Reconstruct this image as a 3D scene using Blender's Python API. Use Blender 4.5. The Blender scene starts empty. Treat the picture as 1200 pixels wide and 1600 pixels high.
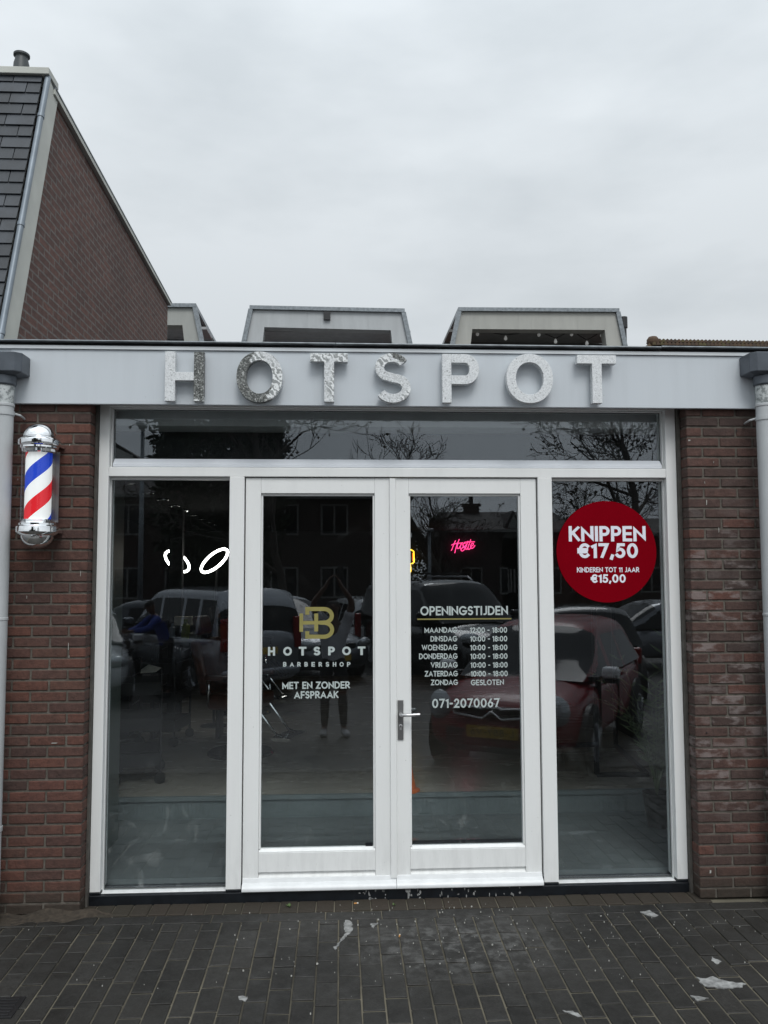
import bpy, bmesh, math, random
from mathutils import Vector, Matrix
random.seed(7)
PI = math.pi
sc = bpy.context.scene
COL = sc.collection
R = math.radians

# ------------------------------------------------------------------ camera
FPX = 1305.0
CAM = Vector((0, -5.1, 1.92))
pitch, yaw, roll = R(4.2), R(2.98), R(-0.18)
f_ = Vector((math.sin(yaw)*math.cos(pitch), math.cos(yaw)*math.cos(pitch), math.sin(pitch)))
r0 = Vector((math.cos(yaw), -math.sin(yaw), 0)); u0 = r0.cross(f_)
rt_ = r0*math.cos(roll) + u0*math.sin(roll); up_ = -r0*math.sin(roll) + u0*math.cos(roll)
cd = bpy.data.cameras.new('camera'); cam = bpy.data.objects.new('camera', cd); COL.objects.link(cam)
cam.matrix_world = Matrix(((rt_.x, up_.x, -f_.x, CAM.x), (rt_.y, up_.y, -f_.y, CAM.y), (rt_.z, up_.z, -f_.z, CAM.z), (0, 0, 0, 1)))
cd.sensor_fit = 'HORIZONTAL'; cd.sensor_width = 36; cd.lens = 36*FPX/1200
cd.clip_start = 0.02; cd.clip_end = 2000
sc.camera = cam

def at(x, y, Y):
    """point of the plane at depth Y measured from the photograph"""
    d = rt_*((x-600)/FPX) - up_*((y-800)/FPX) + f_
    k = (Y - CAM.y)/d.y
    return CAM + d*k
def ax(x, y, Y): return at(x, y, Y).x
def az(x, y, Y): return at(x, y, Y).z
GY = 0.07                                   # the plane of the shop glass
def mir(x, y, d):
    """point of the street seen in the shop glass, d metres of optical path from the camera"""
    p = at(x, y, CAM.y + d); return Vector((p.x, 2*GY - p.y, p.z))
def gz(Y): return -0.02*min(max(-Y, 0), 6)  # the ground falls gently away from the shop

# ------------------------------------------------------------------ materials
def nt(name):
    m = bpy.data.materials.new(name); m.use_nodes = True
    t = m.node_tree; b = t.nodes['Principled BSDF']; return m, t, b
def N(t, typ, **kw):
    n = t.nodes.new(typ)
    for k, v in kw.items():
        if k in n.inputs.keys() if hasattr(n.inputs, 'keys') else False: n.inputs[k].default_value = v
        else: setattr(n, k, v)
    return n
def sv(n, **kw):
    for k, v in kw.items(): n.inputs[k.replace('_', ' ')].default_value = v
def ramp(t, fac, stops, interp='LINEAR'):
    n = t.nodes.new('ShaderNodeValToRGB'); n.color_ramp.interpolation = interp
    e = n.color_ramp.elements
    while len(e) > 1: e.remove(e[0])
    e[0].position = stops[0][0]; e[0].color = (*stops[0][1], 1)
    for p, c in stops[1:]:
        q = e.new(p); q.color = (*c, 1)
    t.links.new(fac, n.inputs[0]); return n.outputs[0]
def obco(t): return t.nodes.new('ShaderNodeTexCoord').outputs['Object']
def noise(t, co, scale, detail=4, rough=.55, stretch=None):
    if stretch:
        mp = t.nodes.new('ShaderNodeMapping'); mp.inputs['Scale'].default_value = stretch
        t.links.new(co, mp.inputs[0]); co = mp.outputs[0]
    n = t.nodes.new('ShaderNodeTexNoise'); sv(n, Scale=scale, Detail=detail, Roughness=rough)
    t.links.new(co, n.inputs['Vector']); return n.outputs['Fac']
def mixc(t, fac, a, b, mode='MIX'):
    n = t.nodes.new('ShaderNodeMix'); n.data_type = 'RGBA'; n.blend_type = mode
    for s, v in ((n.inputs[0], fac), (n.inputs[6], a), (n.inputs[7], b)):
        if hasattr(v, 'links') or hasattr(v, 'is_linked'): t.links.new(v, s)
        elif isinstance(v, (int, float)): s.default_value = v
        else: s.default_value = (*v, 1)
    return n.outputs[2]
def bump(t, b, h, strength=.3, dist=.01):
    n = t.nodes.new('ShaderNodeBump'); sv(n, Strength=strength, Distance=dist)
    t.links.new(h, n.inputs['Height']); t.links.new(n.outputs[0], b.inputs['Normal'])
def mth(t, op, a, b=None, c=None):
    n = t.nodes.new('ShaderNodeMath'); n.operation = op
    for i, v in enumerate((a, b, c)):
        if v is None: continue
        if isinstance(v, (int, float)): n.inputs[i].default_value = v
        else: t.links.new(v, n.inputs[i])
    return n.outputs[0]
def plain(name, col, rough=.5, metal=0, var=.12, nscale=6, bmp=0, spec=.5, coat=0):
    m, t, b = nt(name)
    co = obco(t); n = noise(t, co, nscale, 5)
    lo = tuple(c*(1-var) for c in col); hi = tuple(min(1, c*(1+var)) for c in col)
    t.links.new(ramp(t, n, [(.3, lo), (.7, hi)]), b.inputs['Base Color'])
    sv(b, Roughness=rough, Metallic=metal, Specular_IOR_Level=spec)
    if coat: sv(b, Coat_Weight=coat, Coat_Roughness=.05)
    if bmp: bump(t, b, noise(t, co, nscale*12, 3), bmp, .004)
    return m
def emit(name, col, s):
    m, t, b = nt(name); sv(b, Base_Color=(*col, 1), Emission_Color=(*col, 1), Emission_Strength=s, Roughness=.4); return m

def island(t): 
    g = t.nodes.new('ShaderNodeNewGeometry'); return g.outputs['Random Per Island']

def brick_mat(name, cols, pale=0.0, scuff=True):
    m, t, b = nt(name); co = obco(t)
    r = island(t)
    base = ramp(t, r, [(i/(len(cols)-1), c) for i, c in enumerate(cols)])
    n1 = noise(t, co, 34, 6, .75)
    base = mixc(t, 1, base, ramp(t, n1, [(.25, (.50, .5, .5)), (.75, (1.5, 1.48, 1.44))]), 'MULTIPLY')
    nb = noise(t, co, 3.2, 3)
    base = mixc(t, mth(t, 'MULTIPLY', nb, .5), base, (.050, .035, .031))
    if pale:
        sx = t.nodes.new('ShaderNodeSeparateXYZ'); t.links.new(co, sx.inputs[0])
        pn = noise(t, co, 9, 4, .6, (1, 1, 2.2))
        msk = ramp(t, pn, [(.47, (0, 0, 0)), (.60, (1, 1, 1))])
        zf = ramp(t, mth(t, 'MULTIPLY', sx.outputs[2], .33), [(.08, (0, 0, 0)), (.2, (1, 1, 1)), (.62, (1, 1, 1)), (.8, (.1, .1, .1))])
        msk = mixc(t, 1, msk, zf, 'MULTIPLY')
        ri = mth(t, 'FRACT', mth(t, 'MULTIPLY', r, 57.3)); msk = mixc(t, 1, msk, ramp(t, ri, [(.25, (.04,)*3), (.7, (1, 1, 1))]), 'MULTIPLY')
        base = mixc(t, mixc(t, 1, msk, (pale, pale, pale), 'MULTIPLY'), base, (.27, .235, .225))
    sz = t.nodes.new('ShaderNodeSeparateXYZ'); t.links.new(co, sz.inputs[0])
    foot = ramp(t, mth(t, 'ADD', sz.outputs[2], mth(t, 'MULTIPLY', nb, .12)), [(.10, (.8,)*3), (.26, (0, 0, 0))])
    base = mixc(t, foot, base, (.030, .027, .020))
    t.links.new(base, b.inputs['Base Color'])
    sv(b, Roughness=.78, Specular_IOR_Level=.35)
    bump(t, b, mth(t, 'ADD', noise(t, co, 90, 5, .7), mth(t, 'MULTIPLY', noise(t, co, 24, 4, .6), 1.6)), .7, .005)
    return m

def mortar_mat():
    m, t, b = nt('mortar'); co = obco(t)
    t.links.new(ramp(t, noise(t, co, 30, 5), [(.3, (.075, .067, .055)), (.7, (.145, .130, .110))]), b.inputs['Base Color'])
    sv(b, Roughness=.95); bump(t, b, noise(t, co, 160, 4), .8, .004); return m

def paint_white(name, col=(.81, .82, .81), dirt=.16):
    m, t, b = nt(name); co = obco(t)
    n = noise(t, co, 2.5, 4, .6, (5, 5, .5))
    c = mixc(t, ramp(t, n, [(.45, (0, 0, 0)), (.8, (dirt,)*3)]), col, tuple(x*.72 for x in col))
    sp = noise(t, co, 70, 2, .5)
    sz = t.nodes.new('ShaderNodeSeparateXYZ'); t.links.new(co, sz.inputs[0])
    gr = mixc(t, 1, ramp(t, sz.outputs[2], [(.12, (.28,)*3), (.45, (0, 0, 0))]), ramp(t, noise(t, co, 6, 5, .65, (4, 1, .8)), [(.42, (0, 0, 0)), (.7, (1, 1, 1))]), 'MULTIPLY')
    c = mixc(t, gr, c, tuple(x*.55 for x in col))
    c = mixc(t, ramp(t, sp, [(.74, (0, 0, 0)), (.78, (.45,)*3)]), c, (.30, .29, .27))
    t.links.new(c, b.inputs['Base Color']); sv(b, Roughness=.34)
    bump(t, b, noise(t, co, 14, 2, .5, (14, 14, .7)), .10, .003)
    return m

def glass_mat(name, base, tint=(.92, .945, .945), dirt=True):
    """double glazing: clear with a mirror-like reflection that grows at grazing angles"""
    m = bpy.data.materials.new(name); m.use_nodes = True; t = m.node_tree; t.nodes.clear()
    out = t.nodes.new('ShaderNodeOutputMaterial')
    tr = t.nodes.new('ShaderNodeBsdfTransparent'); tr.inputs[0].default_value = (*tint, 1)
    gl = t.nodes.new('ShaderNodeBsdfGlossy'); gl.inputs['Roughness'].default_value = 0.0; gl.inputs['Color'].default_value = (.90, .94, 1, 1)
    lw = t.nodes.new('ShaderNodeLayerWeight'); lw.inputs['Blend'].default_value = .5
    p5 = mth(t, 'POWER', lw.outputs['Facing'], 4.0)
    fac = mth(t, 'ADD', mth(t, 'MULTIPLY', p5, .9), base)
    # the faint waviness of a real pane
    bp = t.nodes.new('ShaderNodeBump'); sv(bp, Strength=.012, Distance=.01)
    co = obco(t); t.links.new(noise(t, co, 1.6, 1), bp.inputs['Height']); t.links.new(bp.outputs[0], gl.inputs['Normal'])
    mx = t.nodes.new('ShaderNodeMixShader'); t.links.new(fac, mx.inputs[0]); t.links.new(tr.outputs[0], mx.inputs[1]); t.links.new(gl.outputs[0], mx.inputs[2])
    last = mx.outputs[0]
    if dirt:
        df = t.nodes.new('ShaderNodeBsdfDiffuse'); df.inputs[0].default_value = (.75, .78, .76, 1)
        sx = t.nodes.new('ShaderNodeSeparateXYZ'); t.links.new(co, sx.inputs[0])
        low = ramp(t, sx.outputs[2], [(.1, (1, 1, 1)), (.95, (.04, .04, .04))])
        wn = noise(t, co, 6.5, 7, .66, (1, 1, .8)); t.nodes[-1].inputs['Distortion'].default_value = 1.2
        wisp = ramp(t, wn, [(.58, (0, 0, 0)), (.80, (.15,)*3)])
        film = mixc(t, 1, wisp, low, 'MULTIPLY')
        film = mixc(t, 1, film, (.0015,)*3, 'ADD')
        m2 = t.nodes.new('ShaderNodeMixShader'); t.links.new(film, m2.inputs[0]); t.links.new(last, m2.inputs[1]); t.links.new(df.outputs[0], m2.inputs[2]); last = m2.outputs[0]
    t.links.new(last, out.inputs[0]); return m

M = {}
M['brick_l'] = brick_mat('red_brown_brick', [(.118, .048, .036), (.072, .038, .032), (.142, .055, .038), (.082, .045, .037), (.125, .050, .035), (.060, .035, .030), (.110, .052, .038)])
M['brick_r'] = brick_mat('purple_brown_brick', [(.078, .043, .036), (.050, .034, .030), (.098, .050, .040), (.064, .041, .036), (.120, .050, .037), (.058, .039, .034)], pale=.52)
M['brick_border'] = brick_mat('border_brick', [(.060, .032, .025), (.04, .028, .022), (.075, .040, .028), (.045, .038, .024)])
M['mortar'] = mortar_mat()
M['white'] = paint_white('white_joinery_paint')
M['bright'] = plain('fresh_white_weatherboard', (.70, .715, .72), .3, var=.06, nscale=12)
M['fascia'] = paint_white('pale_grey_fascia_paint', (.56, .60, .635), .18)
M['zinc'] = plain('weathered_zinc', (.20, .22, .235), .42, .5, .3, 14, .2)
M['zinc_dark'] = plain('dark_zinc', (.085, .098, .115), .4, .35, .2, 9, .12)
M['black'] = plain('black_sill_paint', (.008, .010, .013), .3, 0, .35, 20, .2)
M['felt'] = plain('roof_felt', (.015, .016, .018), .8, 0, .3, 20, .4)
M['glass'] = glass_mat('window_glass', .070)
M['glass_clean'] = glass_mat('transom_glass', .068, dirt=False)
M['chrome'] = plain('chrome', (.86, .87, .88), .05, 1, .04, 3)
M['alu'] = plain('brushed_aluminium', (.55, .55, .55), .3, .8, .1, 20)
M['plate'] = plain('anodised_plate', (.20, .20, .20), .38, .6, .12, 12)
M['blackmetal'] = plain('black_powder_coat', (.012, .012, .013), .4, 0, .2)
M['leather'] = plain('black_leather', (.016, .014, .014), .35, 0, .3, 20, .3)
M['leather_brown'] = plain('brown_leather', (.10, .035, .022), .35, 0, .3, 20, .3)
M['vinyl'] = plain('frosted_vinyl', (.46, .52, .51), .6, 0, .05)
M['vinyl_white'] = plain('white_vinyl', (.80, .82, .90), .45, 0, .03)
M['gold'] = plain('gold_vinyl', (.30, .265, .085), .45, .15, .12, 8)
M['red_vinyl'] = plain('red_vinyl', (.20, .0004, .006), .6, 0, .06, 4, 0, .02)

# ------------------------------------------------------------------ mesh builder and scene helpers
OFF = {}
def setprops(o, label=None, cat=None, group=None, kind=None):
    if label: o['label'] = label
    if cat: o['category'] = cat
    if group: o['group'] = group
    if kind: o['kind'] = kind
    return o
def thing(name, label, cat, loc=(0, 0, 0), group=None, rz=0, world=True):
    o = bpy.data.objects.new(name, None); COL.objects.link(o)
    o.empty_display_size = .1
    o.location = loc; o.rotation_euler = (0, 0, rz)
    OFF[o.name] = Vector(loc) if world else Vector((0, 0, 0))
    return setprops(o, label, cat, group)
def copy_tree(o, parent=None):
    c = o.copy(); COL.objects.link(c); c.parent = parent
    for ch in list(o.children): copy_tree(ch, c)
    return c

class MB:
    def __init__(s): s.v = []; s.f = []; s.m = []; s.mi = 0
    def add(s, vs, fs):
        n = len(s.v); s.v += [tuple(p) for p in vs]
        s.f += [tuple(i+n for i in f) for f in fs]; s.m += [s.mi]*len(fs)
    def box(s, x0, x1, y0, y1, z0, z1, M_=None):
        vs = [Vector(p) for p in ((x0, y0, z0), (x1, y0, z0), (x1, y1, z0), (x0, y1, z0), (x0, y0, z1), (x1, y0, z1), (x1, y1, z1), (x0, y1, z1))]
        if M_: vs = [M_ @ p for p in vs]
        s.add(vs, [(0, 3, 2, 1), (4, 5, 6, 7), (0, 1, 5, 4), (1, 2, 6, 5), (2, 3, 7, 6), (3, 0, 4, 7)])
    def bar(s, a, b, w, h, up=Vector((0, 0, 1))):
        a = Vector(a); b = Vector(b); d = (b-a); L = d.length; d.normalize()
        x = d.cross(up)
        if x.length < 1e-4: x = d.cross(Vector((1, 0, 0)))
        x.normalize(); z = x.cross(d)
        vs = [p + x*sx*w/2 + z*sz*h/2 for p in (a, b) for sx, sz in ((-1, -1), (1, -1), (1, 1), (-1, 1))]
        s.add(vs, [(0, 1, 2, 3), (7, 6, 5, 4), (0, 4, 5, 1), (1, 5, 6, 2), (2, 6, 7, 3), (3, 7, 4, 0)])
    def prism(s, pts, fn, a, b):
        """2-D outline pts swept from a to b; fn(u, v, w) -> 3-D"""
        n = len(pts); vs = [fn(u, v, a) for u, v in pts] + [fn(u, v, b) for u, v in pts]
        fs = [tuple(range(n-1, -1, -1)), tuple(range(n, 2*n))] + [(i, (i+1) % n, (i+1) % n+n, i+n) for i in range(n)]
        s.add(vs, fs)
    def tube(s, pts, r, n=8, cap=True, closed=False):
        pts = [Vector(p) for p in pts]; rs = r if isinstance(r, (list, tuple)) else [r]*len(pts)
        K = len(pts); base = len(s.v); up = None; vs = []
        for i, p in enumerate(pts):
            if closed: d = pts[(i+1) % K] - pts[i-1]
            else: d = pts[min(i+1, K-1)] - pts[max(i-1, 0)]
            d.normalize()
            if up is None:
                up = Vector((0, 0, 1)) if abs(d.z) < .9 else Vector((1, 0, 0))
            x = d.cross(up); x.normalize(); y = x.cross(d); up = y
            for k in range(n):
                a = 2*PI*k/n; vs.append(p + (x*math.cos(a) + y*math.sin(a))*rs[i])
        fs = []
        for i in range(K if closed else K-1):
            j = (i+1) % K
            for k in range(n): fs.append((i*n+k, i*n+(k+1) % n, j*n+(k+1) % n, j*n+k))
        if cap and not closed: fs += [tuple(range(n-1, -1, -1)), tuple((K-1)*n+k for k in range(n))]
        s.add(vs, fs)
    def lathe(s, prof, c, n=24, fn=None):
        """prof [(radius, height)] turned round the vertical through c (fn maps local to world)"""
        c = Vector(c); vs = []; K = len(prof)
        for r, z in prof:
            for k in range(n):
                a = 2*PI*k/n; p = Vector((r*math.cos(a), r*math.sin(a), z)); vs.append((fn @ p if fn else p) + c)
        fs = [(i*n+k, i*n+(k+1) % n, (i+1)*n+(k+1) % n, (i+1)*n+k) for i in range(K-1) for k in range(n)]
        fs += [tuple(range(n-1, -1, -1)), tuple((K-1)*n+k for k in range(n))]
        s.add(vs, fs)
    def build(s, name, mats, parent=None, smooth=False, bevel=0, seg=2, auto=None, sub=0):
        off = OFF[parent.name] if parent is not None and parent.name in OFF else Vector((0, 0, 0))
        me = bpy.data.meshes.new(name); me.from_pydata([Vector(p)-off for p in s.v], [], s.f)
        mats = mats if isinstance(mats, (list, tuple)) else [mats]
        for m in mats: me.materials.append(M[m] if isinstance(m, str) else m)
        if len(mats) > 1: me.polygons.foreach_set('material_index', s.m)
        if smooth: me.polygons.foreach_set('use_smooth', [True]*len(me.polygons))
        me.update()
        o = bpy.data.objects.new(name, me); COL.objects.link(o)
        if parent is not None: o.parent = parent; OFF[o.name] = off
        if bevel:
            b = o.modifiers.new('bevel', 'BEVEL'); b.width = bevel; b.segments = seg; b.limit_method = 'ANGLE'; b.angle_limit = R(40); b.use_clamp_overlap = True
        if sub:
            u = o.modifiers.new('sub', 'SUBSURF'); u.levels = sub; u.render_levels = sub
        if auto: 
            try: me.set_sharp_from_angle(angle=R(auto))
            except Exception: pass
        return o
def struct(mb, name, mats, **kw): return setprops(mb.build(name, mats, **kw), kind='structure')

def brick_courses(mb, mo, x0, x1, yf, yb, z0, z1, off=0.0, L=.21, H=.0625, J=.012):
    """real bricks with recessed joints, half bond"""
    k = 0; z = z0
    while z < z1 - .01:
        zt = min(z+H-J, z1)
        x = x0 - (L/2 if (k+off) % 2 else 0)
        while x < x1 - .005:
            a = max(x, x0); b = min(x+L-J, x1)
            if b-a > .02:
                j = random.uniform(-.0016, .0016)
                mb.box(a, b, yf+j, yb, z+random.uniform(-.0008, .0008), zt+random.uniform(-.0008, .0008))
            x += L
        z += H; k += 1
    mo.box(x0+.006, x1-.006, yf+.007, yb-.001, z0, z1)

# ------------------------------------------------------------------ lettering: a monoline stroke alphabet
def arc(cx, cy, rx, ry, a0, a1, n=14):
    return [(cx+rx*math.cos(R(a0+(a1-a0)*i/n)), cy+ry*math.sin(R(a0+(a1-a0)*i/n))) for i in range(n+1)]
def ell(w): return ('c', arc(w/2, .5, w/2, .5, 0, 360, 28)[:-1])
BOWL_T = lambda w, x=0.0: [(x, 1)] + arc(w-.25, .75, .25, .25, 90, -90) + [(x, .5)]
BOWL_B = lambda w: [(0, .5)] + arc(w-.27, .25, .27, .25, 90, -90) + [(0, 0)]
G = {
 'A': (.82, [[(0, 0), (.41, 1), (.82, 0)], [(.17, .28), (.65, .28)]]),
 'B': (.58, [[(0, 0), (0, 1)], BOWL_T(.54), BOWL_B(.58)]),
 'D': (.72, [[(0, 0), (0, 1)], [(0, 1)] + arc(.25, .5, .47, .5, 90, -90, 18) + [(0, 0)]]),
 'E': (.48, [[(.48, 1), (0, 1), (0, 0), (.48, 0)], [(0, .5), (.44, .5)]]),
 'F': (.46, [[(.46, 1), (0, 1), (0, 0)], [(0, .48), (.42, .48)]]),
 'G': (.88, [arc(.46, .5, .46, .5, 48, 352, 24) + [(.5, .44)]]),
 'H': (.66, [[(0, 0), (0, 1)], [(.66, 0), (.66, 1)], [(0, .5), (.66, .5)]]),
 'I': (.0, [[(0, 0), (0, 1)]]),
 'J': (.36, [[(.36, 1), (.36, .26)] + arc(.12, .26, .24, .26, 0, -100, 8)]),
 'K': (.60, [[(0, 0), (0, 1)], [(.58, 1), (.06, .48)], [(.2, .56), (.62, 0)]]),
 'L': (.46, [[(0, 1), (0, 0), (.46, 0)]]),
 'M': (.86, [[(0, 0), (0, 1), (.43, .22), (.86, 1), (.86, 0)]]),
 'N': (.70, [[(0, 0), (0, 1), (.70, 0), (.70, 1)]]),
 'O': (.92, [ell(.92)]),
 'P': (.54, [[(0, 0), (0, 1)], [(0, 1)] + arc(.27, .72, .27, .28, 90, -90) + [(0, .44)]]),
 'R': (.58, [[(0, 0), (0, 1)], [(0, 1)] + arc(.27, .73, .27, .27, 90, -90) + [(0, .46)], [(.22, .46), (.60, 0)]]),
 'S': (.52, [arc(.26, .755, .245, .245, 35, 270, 14) + arc(.26, .255, .265, .255, 90, -140, 14)[1:]]),
 'T': (.60, [[(0, 1), (.60, 1)], [(.30, 1), (.30, 0)]]),
 'U': (.62, [[(0, 1), (0, .3)] + arc(.31, .3, .31, .3, 180, 360, 12) + [(.62, 1)]]),
 'V': (.78, [[(0, 1), (.39, 0), (.78, 1)]]),
 'W': (1.15, [[(0, 1), (.29, 0), (.575, .9), (.86, 0), (1.15, 1)]]),
 'Z': (.60, [[(0, 1), (.60, 1), (0, 0), (.60, 0)]]),
 '0': (.62, [ell(.62)]),
 '1': (.20, [[(0, .86), (.20, 1), (.20, 0)]]),
 '2': (.52, [arc(.26, .73, .25, .27, 165, -30, 12) + [(.02, 0), (.54, 0)]]),
 '5': (.50, [[(.48, 1), (.10, 1), (.05, .56)] + arc(.22, .31, .29, .31, 105, -145, 14)]),
 '6': (.54, [('c', arc(.27, .29, .27, .29, 0, 360, 22)[:-1]), [(.36, 1), (.03, .42)]]),
 '7': (.52, [[(0, 1), (.54, 1), (.16, 0)]]),
 '8': (.54, [('c', arc(.27, .76, .22, .24, 0, 360, 20)[:-1]), ('c', arc(.27, .27, .27, .27, 0, 360, 20)[:-1])]),
 '\u20ac': (.66, [arc(.42, .5, .36, .5, 50, 310, 18), [(-.04, .60), (.56, .60)], [(-.04, .40), (.52, .40)]]),
 ':': (.0, [[(0, .16), (0, .20)], [(0, .66), (0, .70)]]),
 '.': (.0, [[(0, .0), (0, .04)]]),
 ',': (.06, [[(.05, .06), (-.02, -.14)]]),
 '-': (.26, [[(0, .46), (.26, .46)]]),
 ' ': (.28, []),
}
def stroke_poly(pts, t, closed, lo=None, hi=None, cap=True):
    """left and right outlines of a thick polyline"""
    pts[:] = [p for i, p in enumerate(pts) if i == 0 or (Vector(p)-Vector(pts[i-1])).length > 1e-5]
    P = [Vector(p) for p in pts]; n = len(pts); L = []; Rr = []
    for i in range(n):
        if closed: d0 = (P[i]-P[i-1]).normalized(); d1 = (P[(i+1) % n]-P[i]).normalized()
        else:
            d0 = (P[i]-P[i-1]).normalized() if i else (P[1]-P[0]).normalized()
            d1 = (P[i+1]-P[i]).normalized() if i < n-1 else (P[-1]-P[-2]).normalized()
        q = P[i].copy()
        if not closed and cap and i == 0: q -= d1*t/2
        if not closed and cap and i == n-1: q += d0*t/2
        nm = Vector((-(d0.y+d1.y), d0.x+d1.x))
        if nm.length < 1e-5: nm = Vector((-d0.y, d0.x))
        nm.normalize(); c = max(.22, nm.dot(Vector((-d1.y, d1.x))))
        for S, sg in ((L, 1), (Rr, -1)):
            w = q + nm*sg*(t/2)/c
            if lo is not None: w.y = min(max(w.y, lo), hi)
            S.append((w.x, w.y))
    return L, Rr
def text_mesh(mb, s, x0, x1, z0, z1, Y, t=.2, gap=.20, widths=None):
    """the word s filling x0..x1 by z0..z1 on the plane Y, strokes t of the cap height"""
    H = 1+t; pen = t/2; items = []
    for ch in s:
        w, st = G[ch]
        items.append((pen, st)); pen += w + t + (gap if ch != ' ' else 0)
    total = pen - t/2 - gap
    sx = (x1-x0)/total; szz = (z1-z0)/H; k = 0
    for px, st in items:
        for i, q in enumerate(st):
            closed = isinstance(q, tuple); pts = q[1] if closed else q
            lo, hi = -t/2, 1+t/2
            if any(p[1] < -.01 for p in pts): lo = -.4
            pts = list(pts); L, Rr = stroke_poly(pts, t, closed, lo, hi)
            n = len(pts); y = Y - .00035*i
            f3 = lambda p: (x0 + (px+p[0])*sx, y, z0 + (p[1]+t/2)*szz)
            vs = [f3(p) for p in L] + [f3(p) for p in Rr]
            fs = [(j, (j+1) % n, (j+1) % n+n, j+n) for j in range(n if closed else n-1)]
            mb.add(vs, fs)
def text_px(mb, s, x0, x1, y0, y1, Y, **kw):
    a = at(x0, y1, Y); b = at(x1, y0, Y); a2 = at(x1, y1, Y)
    text_mesh(mb, s, a.x, b.x, (a.z+a2.z)/2, (at(x0, y0, Y).z+b.z)/2, Y, **kw)


# ================================================================== THE SHOP BUILDING
def xs(px, py, Y=0.0): return ax(px, py, Y)
JL0 = (ax(155.0, 700, 0)+ax(139.3, 1395, 0))/2; JL1 = (ax(170.5, 700, 0)+ax(156, 1395, 0))/2
PL0 = (ax(359.3, 745, 0)+ax(352.1, 1390, 0))/2; PL1 = (ax(382.3, 745, 0)+ax(376, 1390, 0))/2
PR0 = (ax(839.2, 745, 0)+ax(851.2, 1379, 0))/2; PR1 = (ax(861.1, 745, 0)+ax(874, 1379, 0))/2
JR0 = (ax(1041.2, 750, 0)+ax(1058.8, 1375, 0))/2; JR1 = (ax(1056.5, 720, 0)+ax(1075.4, 1375, 0))/2
ZJ = az(600, 1384.5, 0)                     # foot of the white jambs
ZT0 = az(600, 745.2, 0); ZT1 = az(600, 731, 0)   # transom bar
ZH = az(600, 634.5, -.17)                   # underside of the fascia
ZF1 = az(600, 551, -.17); ZF2 = az(600, 544.8, -.18); ZF3 = az(600, 541.6, -.16); ZF4 = az(600, 538.4, -.2)
XP0, XP1 = ax(20, 632, -.17)-.02, ax(1183.5, 637, -.17)

shop = thing('shop_building', 'single storey brick barbershop front with grey fascia, white joinery and dark glass', 'shop', (0, 0, 0))
# brick piers
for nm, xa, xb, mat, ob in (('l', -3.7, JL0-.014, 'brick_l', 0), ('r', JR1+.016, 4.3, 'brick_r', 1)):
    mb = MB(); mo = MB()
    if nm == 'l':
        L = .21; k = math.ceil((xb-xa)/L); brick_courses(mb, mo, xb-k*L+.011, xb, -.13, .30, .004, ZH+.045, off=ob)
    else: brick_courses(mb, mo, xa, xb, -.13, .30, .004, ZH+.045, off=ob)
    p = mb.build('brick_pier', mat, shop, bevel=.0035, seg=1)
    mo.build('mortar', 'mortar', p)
    tk = [(1115, 722, .8, 3.5), (1101, 754, .7, 4), (1104, 785, 1.4, 9), (1123, 828, .9, 9), (1077, 688, 4, 2.5), (1110, 1362, 3, 5)] if nm == 'r' else [(109, 695, 1, 3), (28, 749, .8, 3), (126, 896, .8, 9), (42, 933, .8, 5), (107, 1010, .9, 12), (108, 1026, .8, 4), (85, 1161, 10, 1.2)]
    for tx, ty, tw, th2 in tk:
        q = at(tx, ty, -.132); k2 = .5/FPX*5; mb = MB(); mb.add([(q.x-tw*k2, -.1335, q.z-th2*k2), (q.x+tw*k2*.6, -.1335, q.z-th2*k2*.8), (q.x+tw*k2, -.1335, q.z+th2*k2*.7), (q.x-tw*k2*.7, -.1335, q.z+th2*k2)] , [(0, 1, 2, 3)]); mb.build('plaster_tick', plain('tick_plaster', (.42, .42, .39), .9), p)
    if nm == 'r':
        for tx, ty in ((1151, 673), (1153.5, 721), (1104, 1145)):
            q = at(tx, ty, -.132); mb = MB(); mb.lathe([(.0045, -.0003), (.0045, .0006)], (q.x, -.1325, q.z), 10, Matrix.Rotation(PI/2, 3, 'X')); mb.build('drill_hole', 'black', p)
# soft joint between pier and frame
mb = MB()
jm_ = plain('joint_strip', (.075, .070, .062), .9, 0, .3, 20, .3)
mb.box(JL0-.0135, JL0-.001, -.035, .05, 0, ZH+.02); mb.build('expansion_joint', jm_, shop)
mb = MB(); mb.box(JR1+.001, JR1+.0155, -.035, .05, 0, ZH+.02); mb.build('expansion_joint', jm_, shop)

# fascia board
mb = MB()
mb.box(XP0, XP1, -.17, -.142, ZH, ZF1-.0015)
mb.build('fascia_board', 'fascia', shop, bevel=.003)
mb = MB(); mb.box(-3.7, 4.3, -.1415, .0, ZH+.047, ZF1-.002); mb.build('soffit', plain('soffit_paint', (.30, .30, .29), .6), shop)
mb = MB()
mb.box(XP0-.3, XP1+.02, -.182, .0, ZF1, ZF2)
mb.build('top_trim', paint_white('pale_trim', (.66, .69, .71)), shop, bevel=.002)
mb = MB(); mb.box(-3.7, 4.3, -.165, 0, ZF2+.001, ZF3+.002); mb.build('roof_felt_edge', 'felt', shop)
mb = MB()
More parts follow.
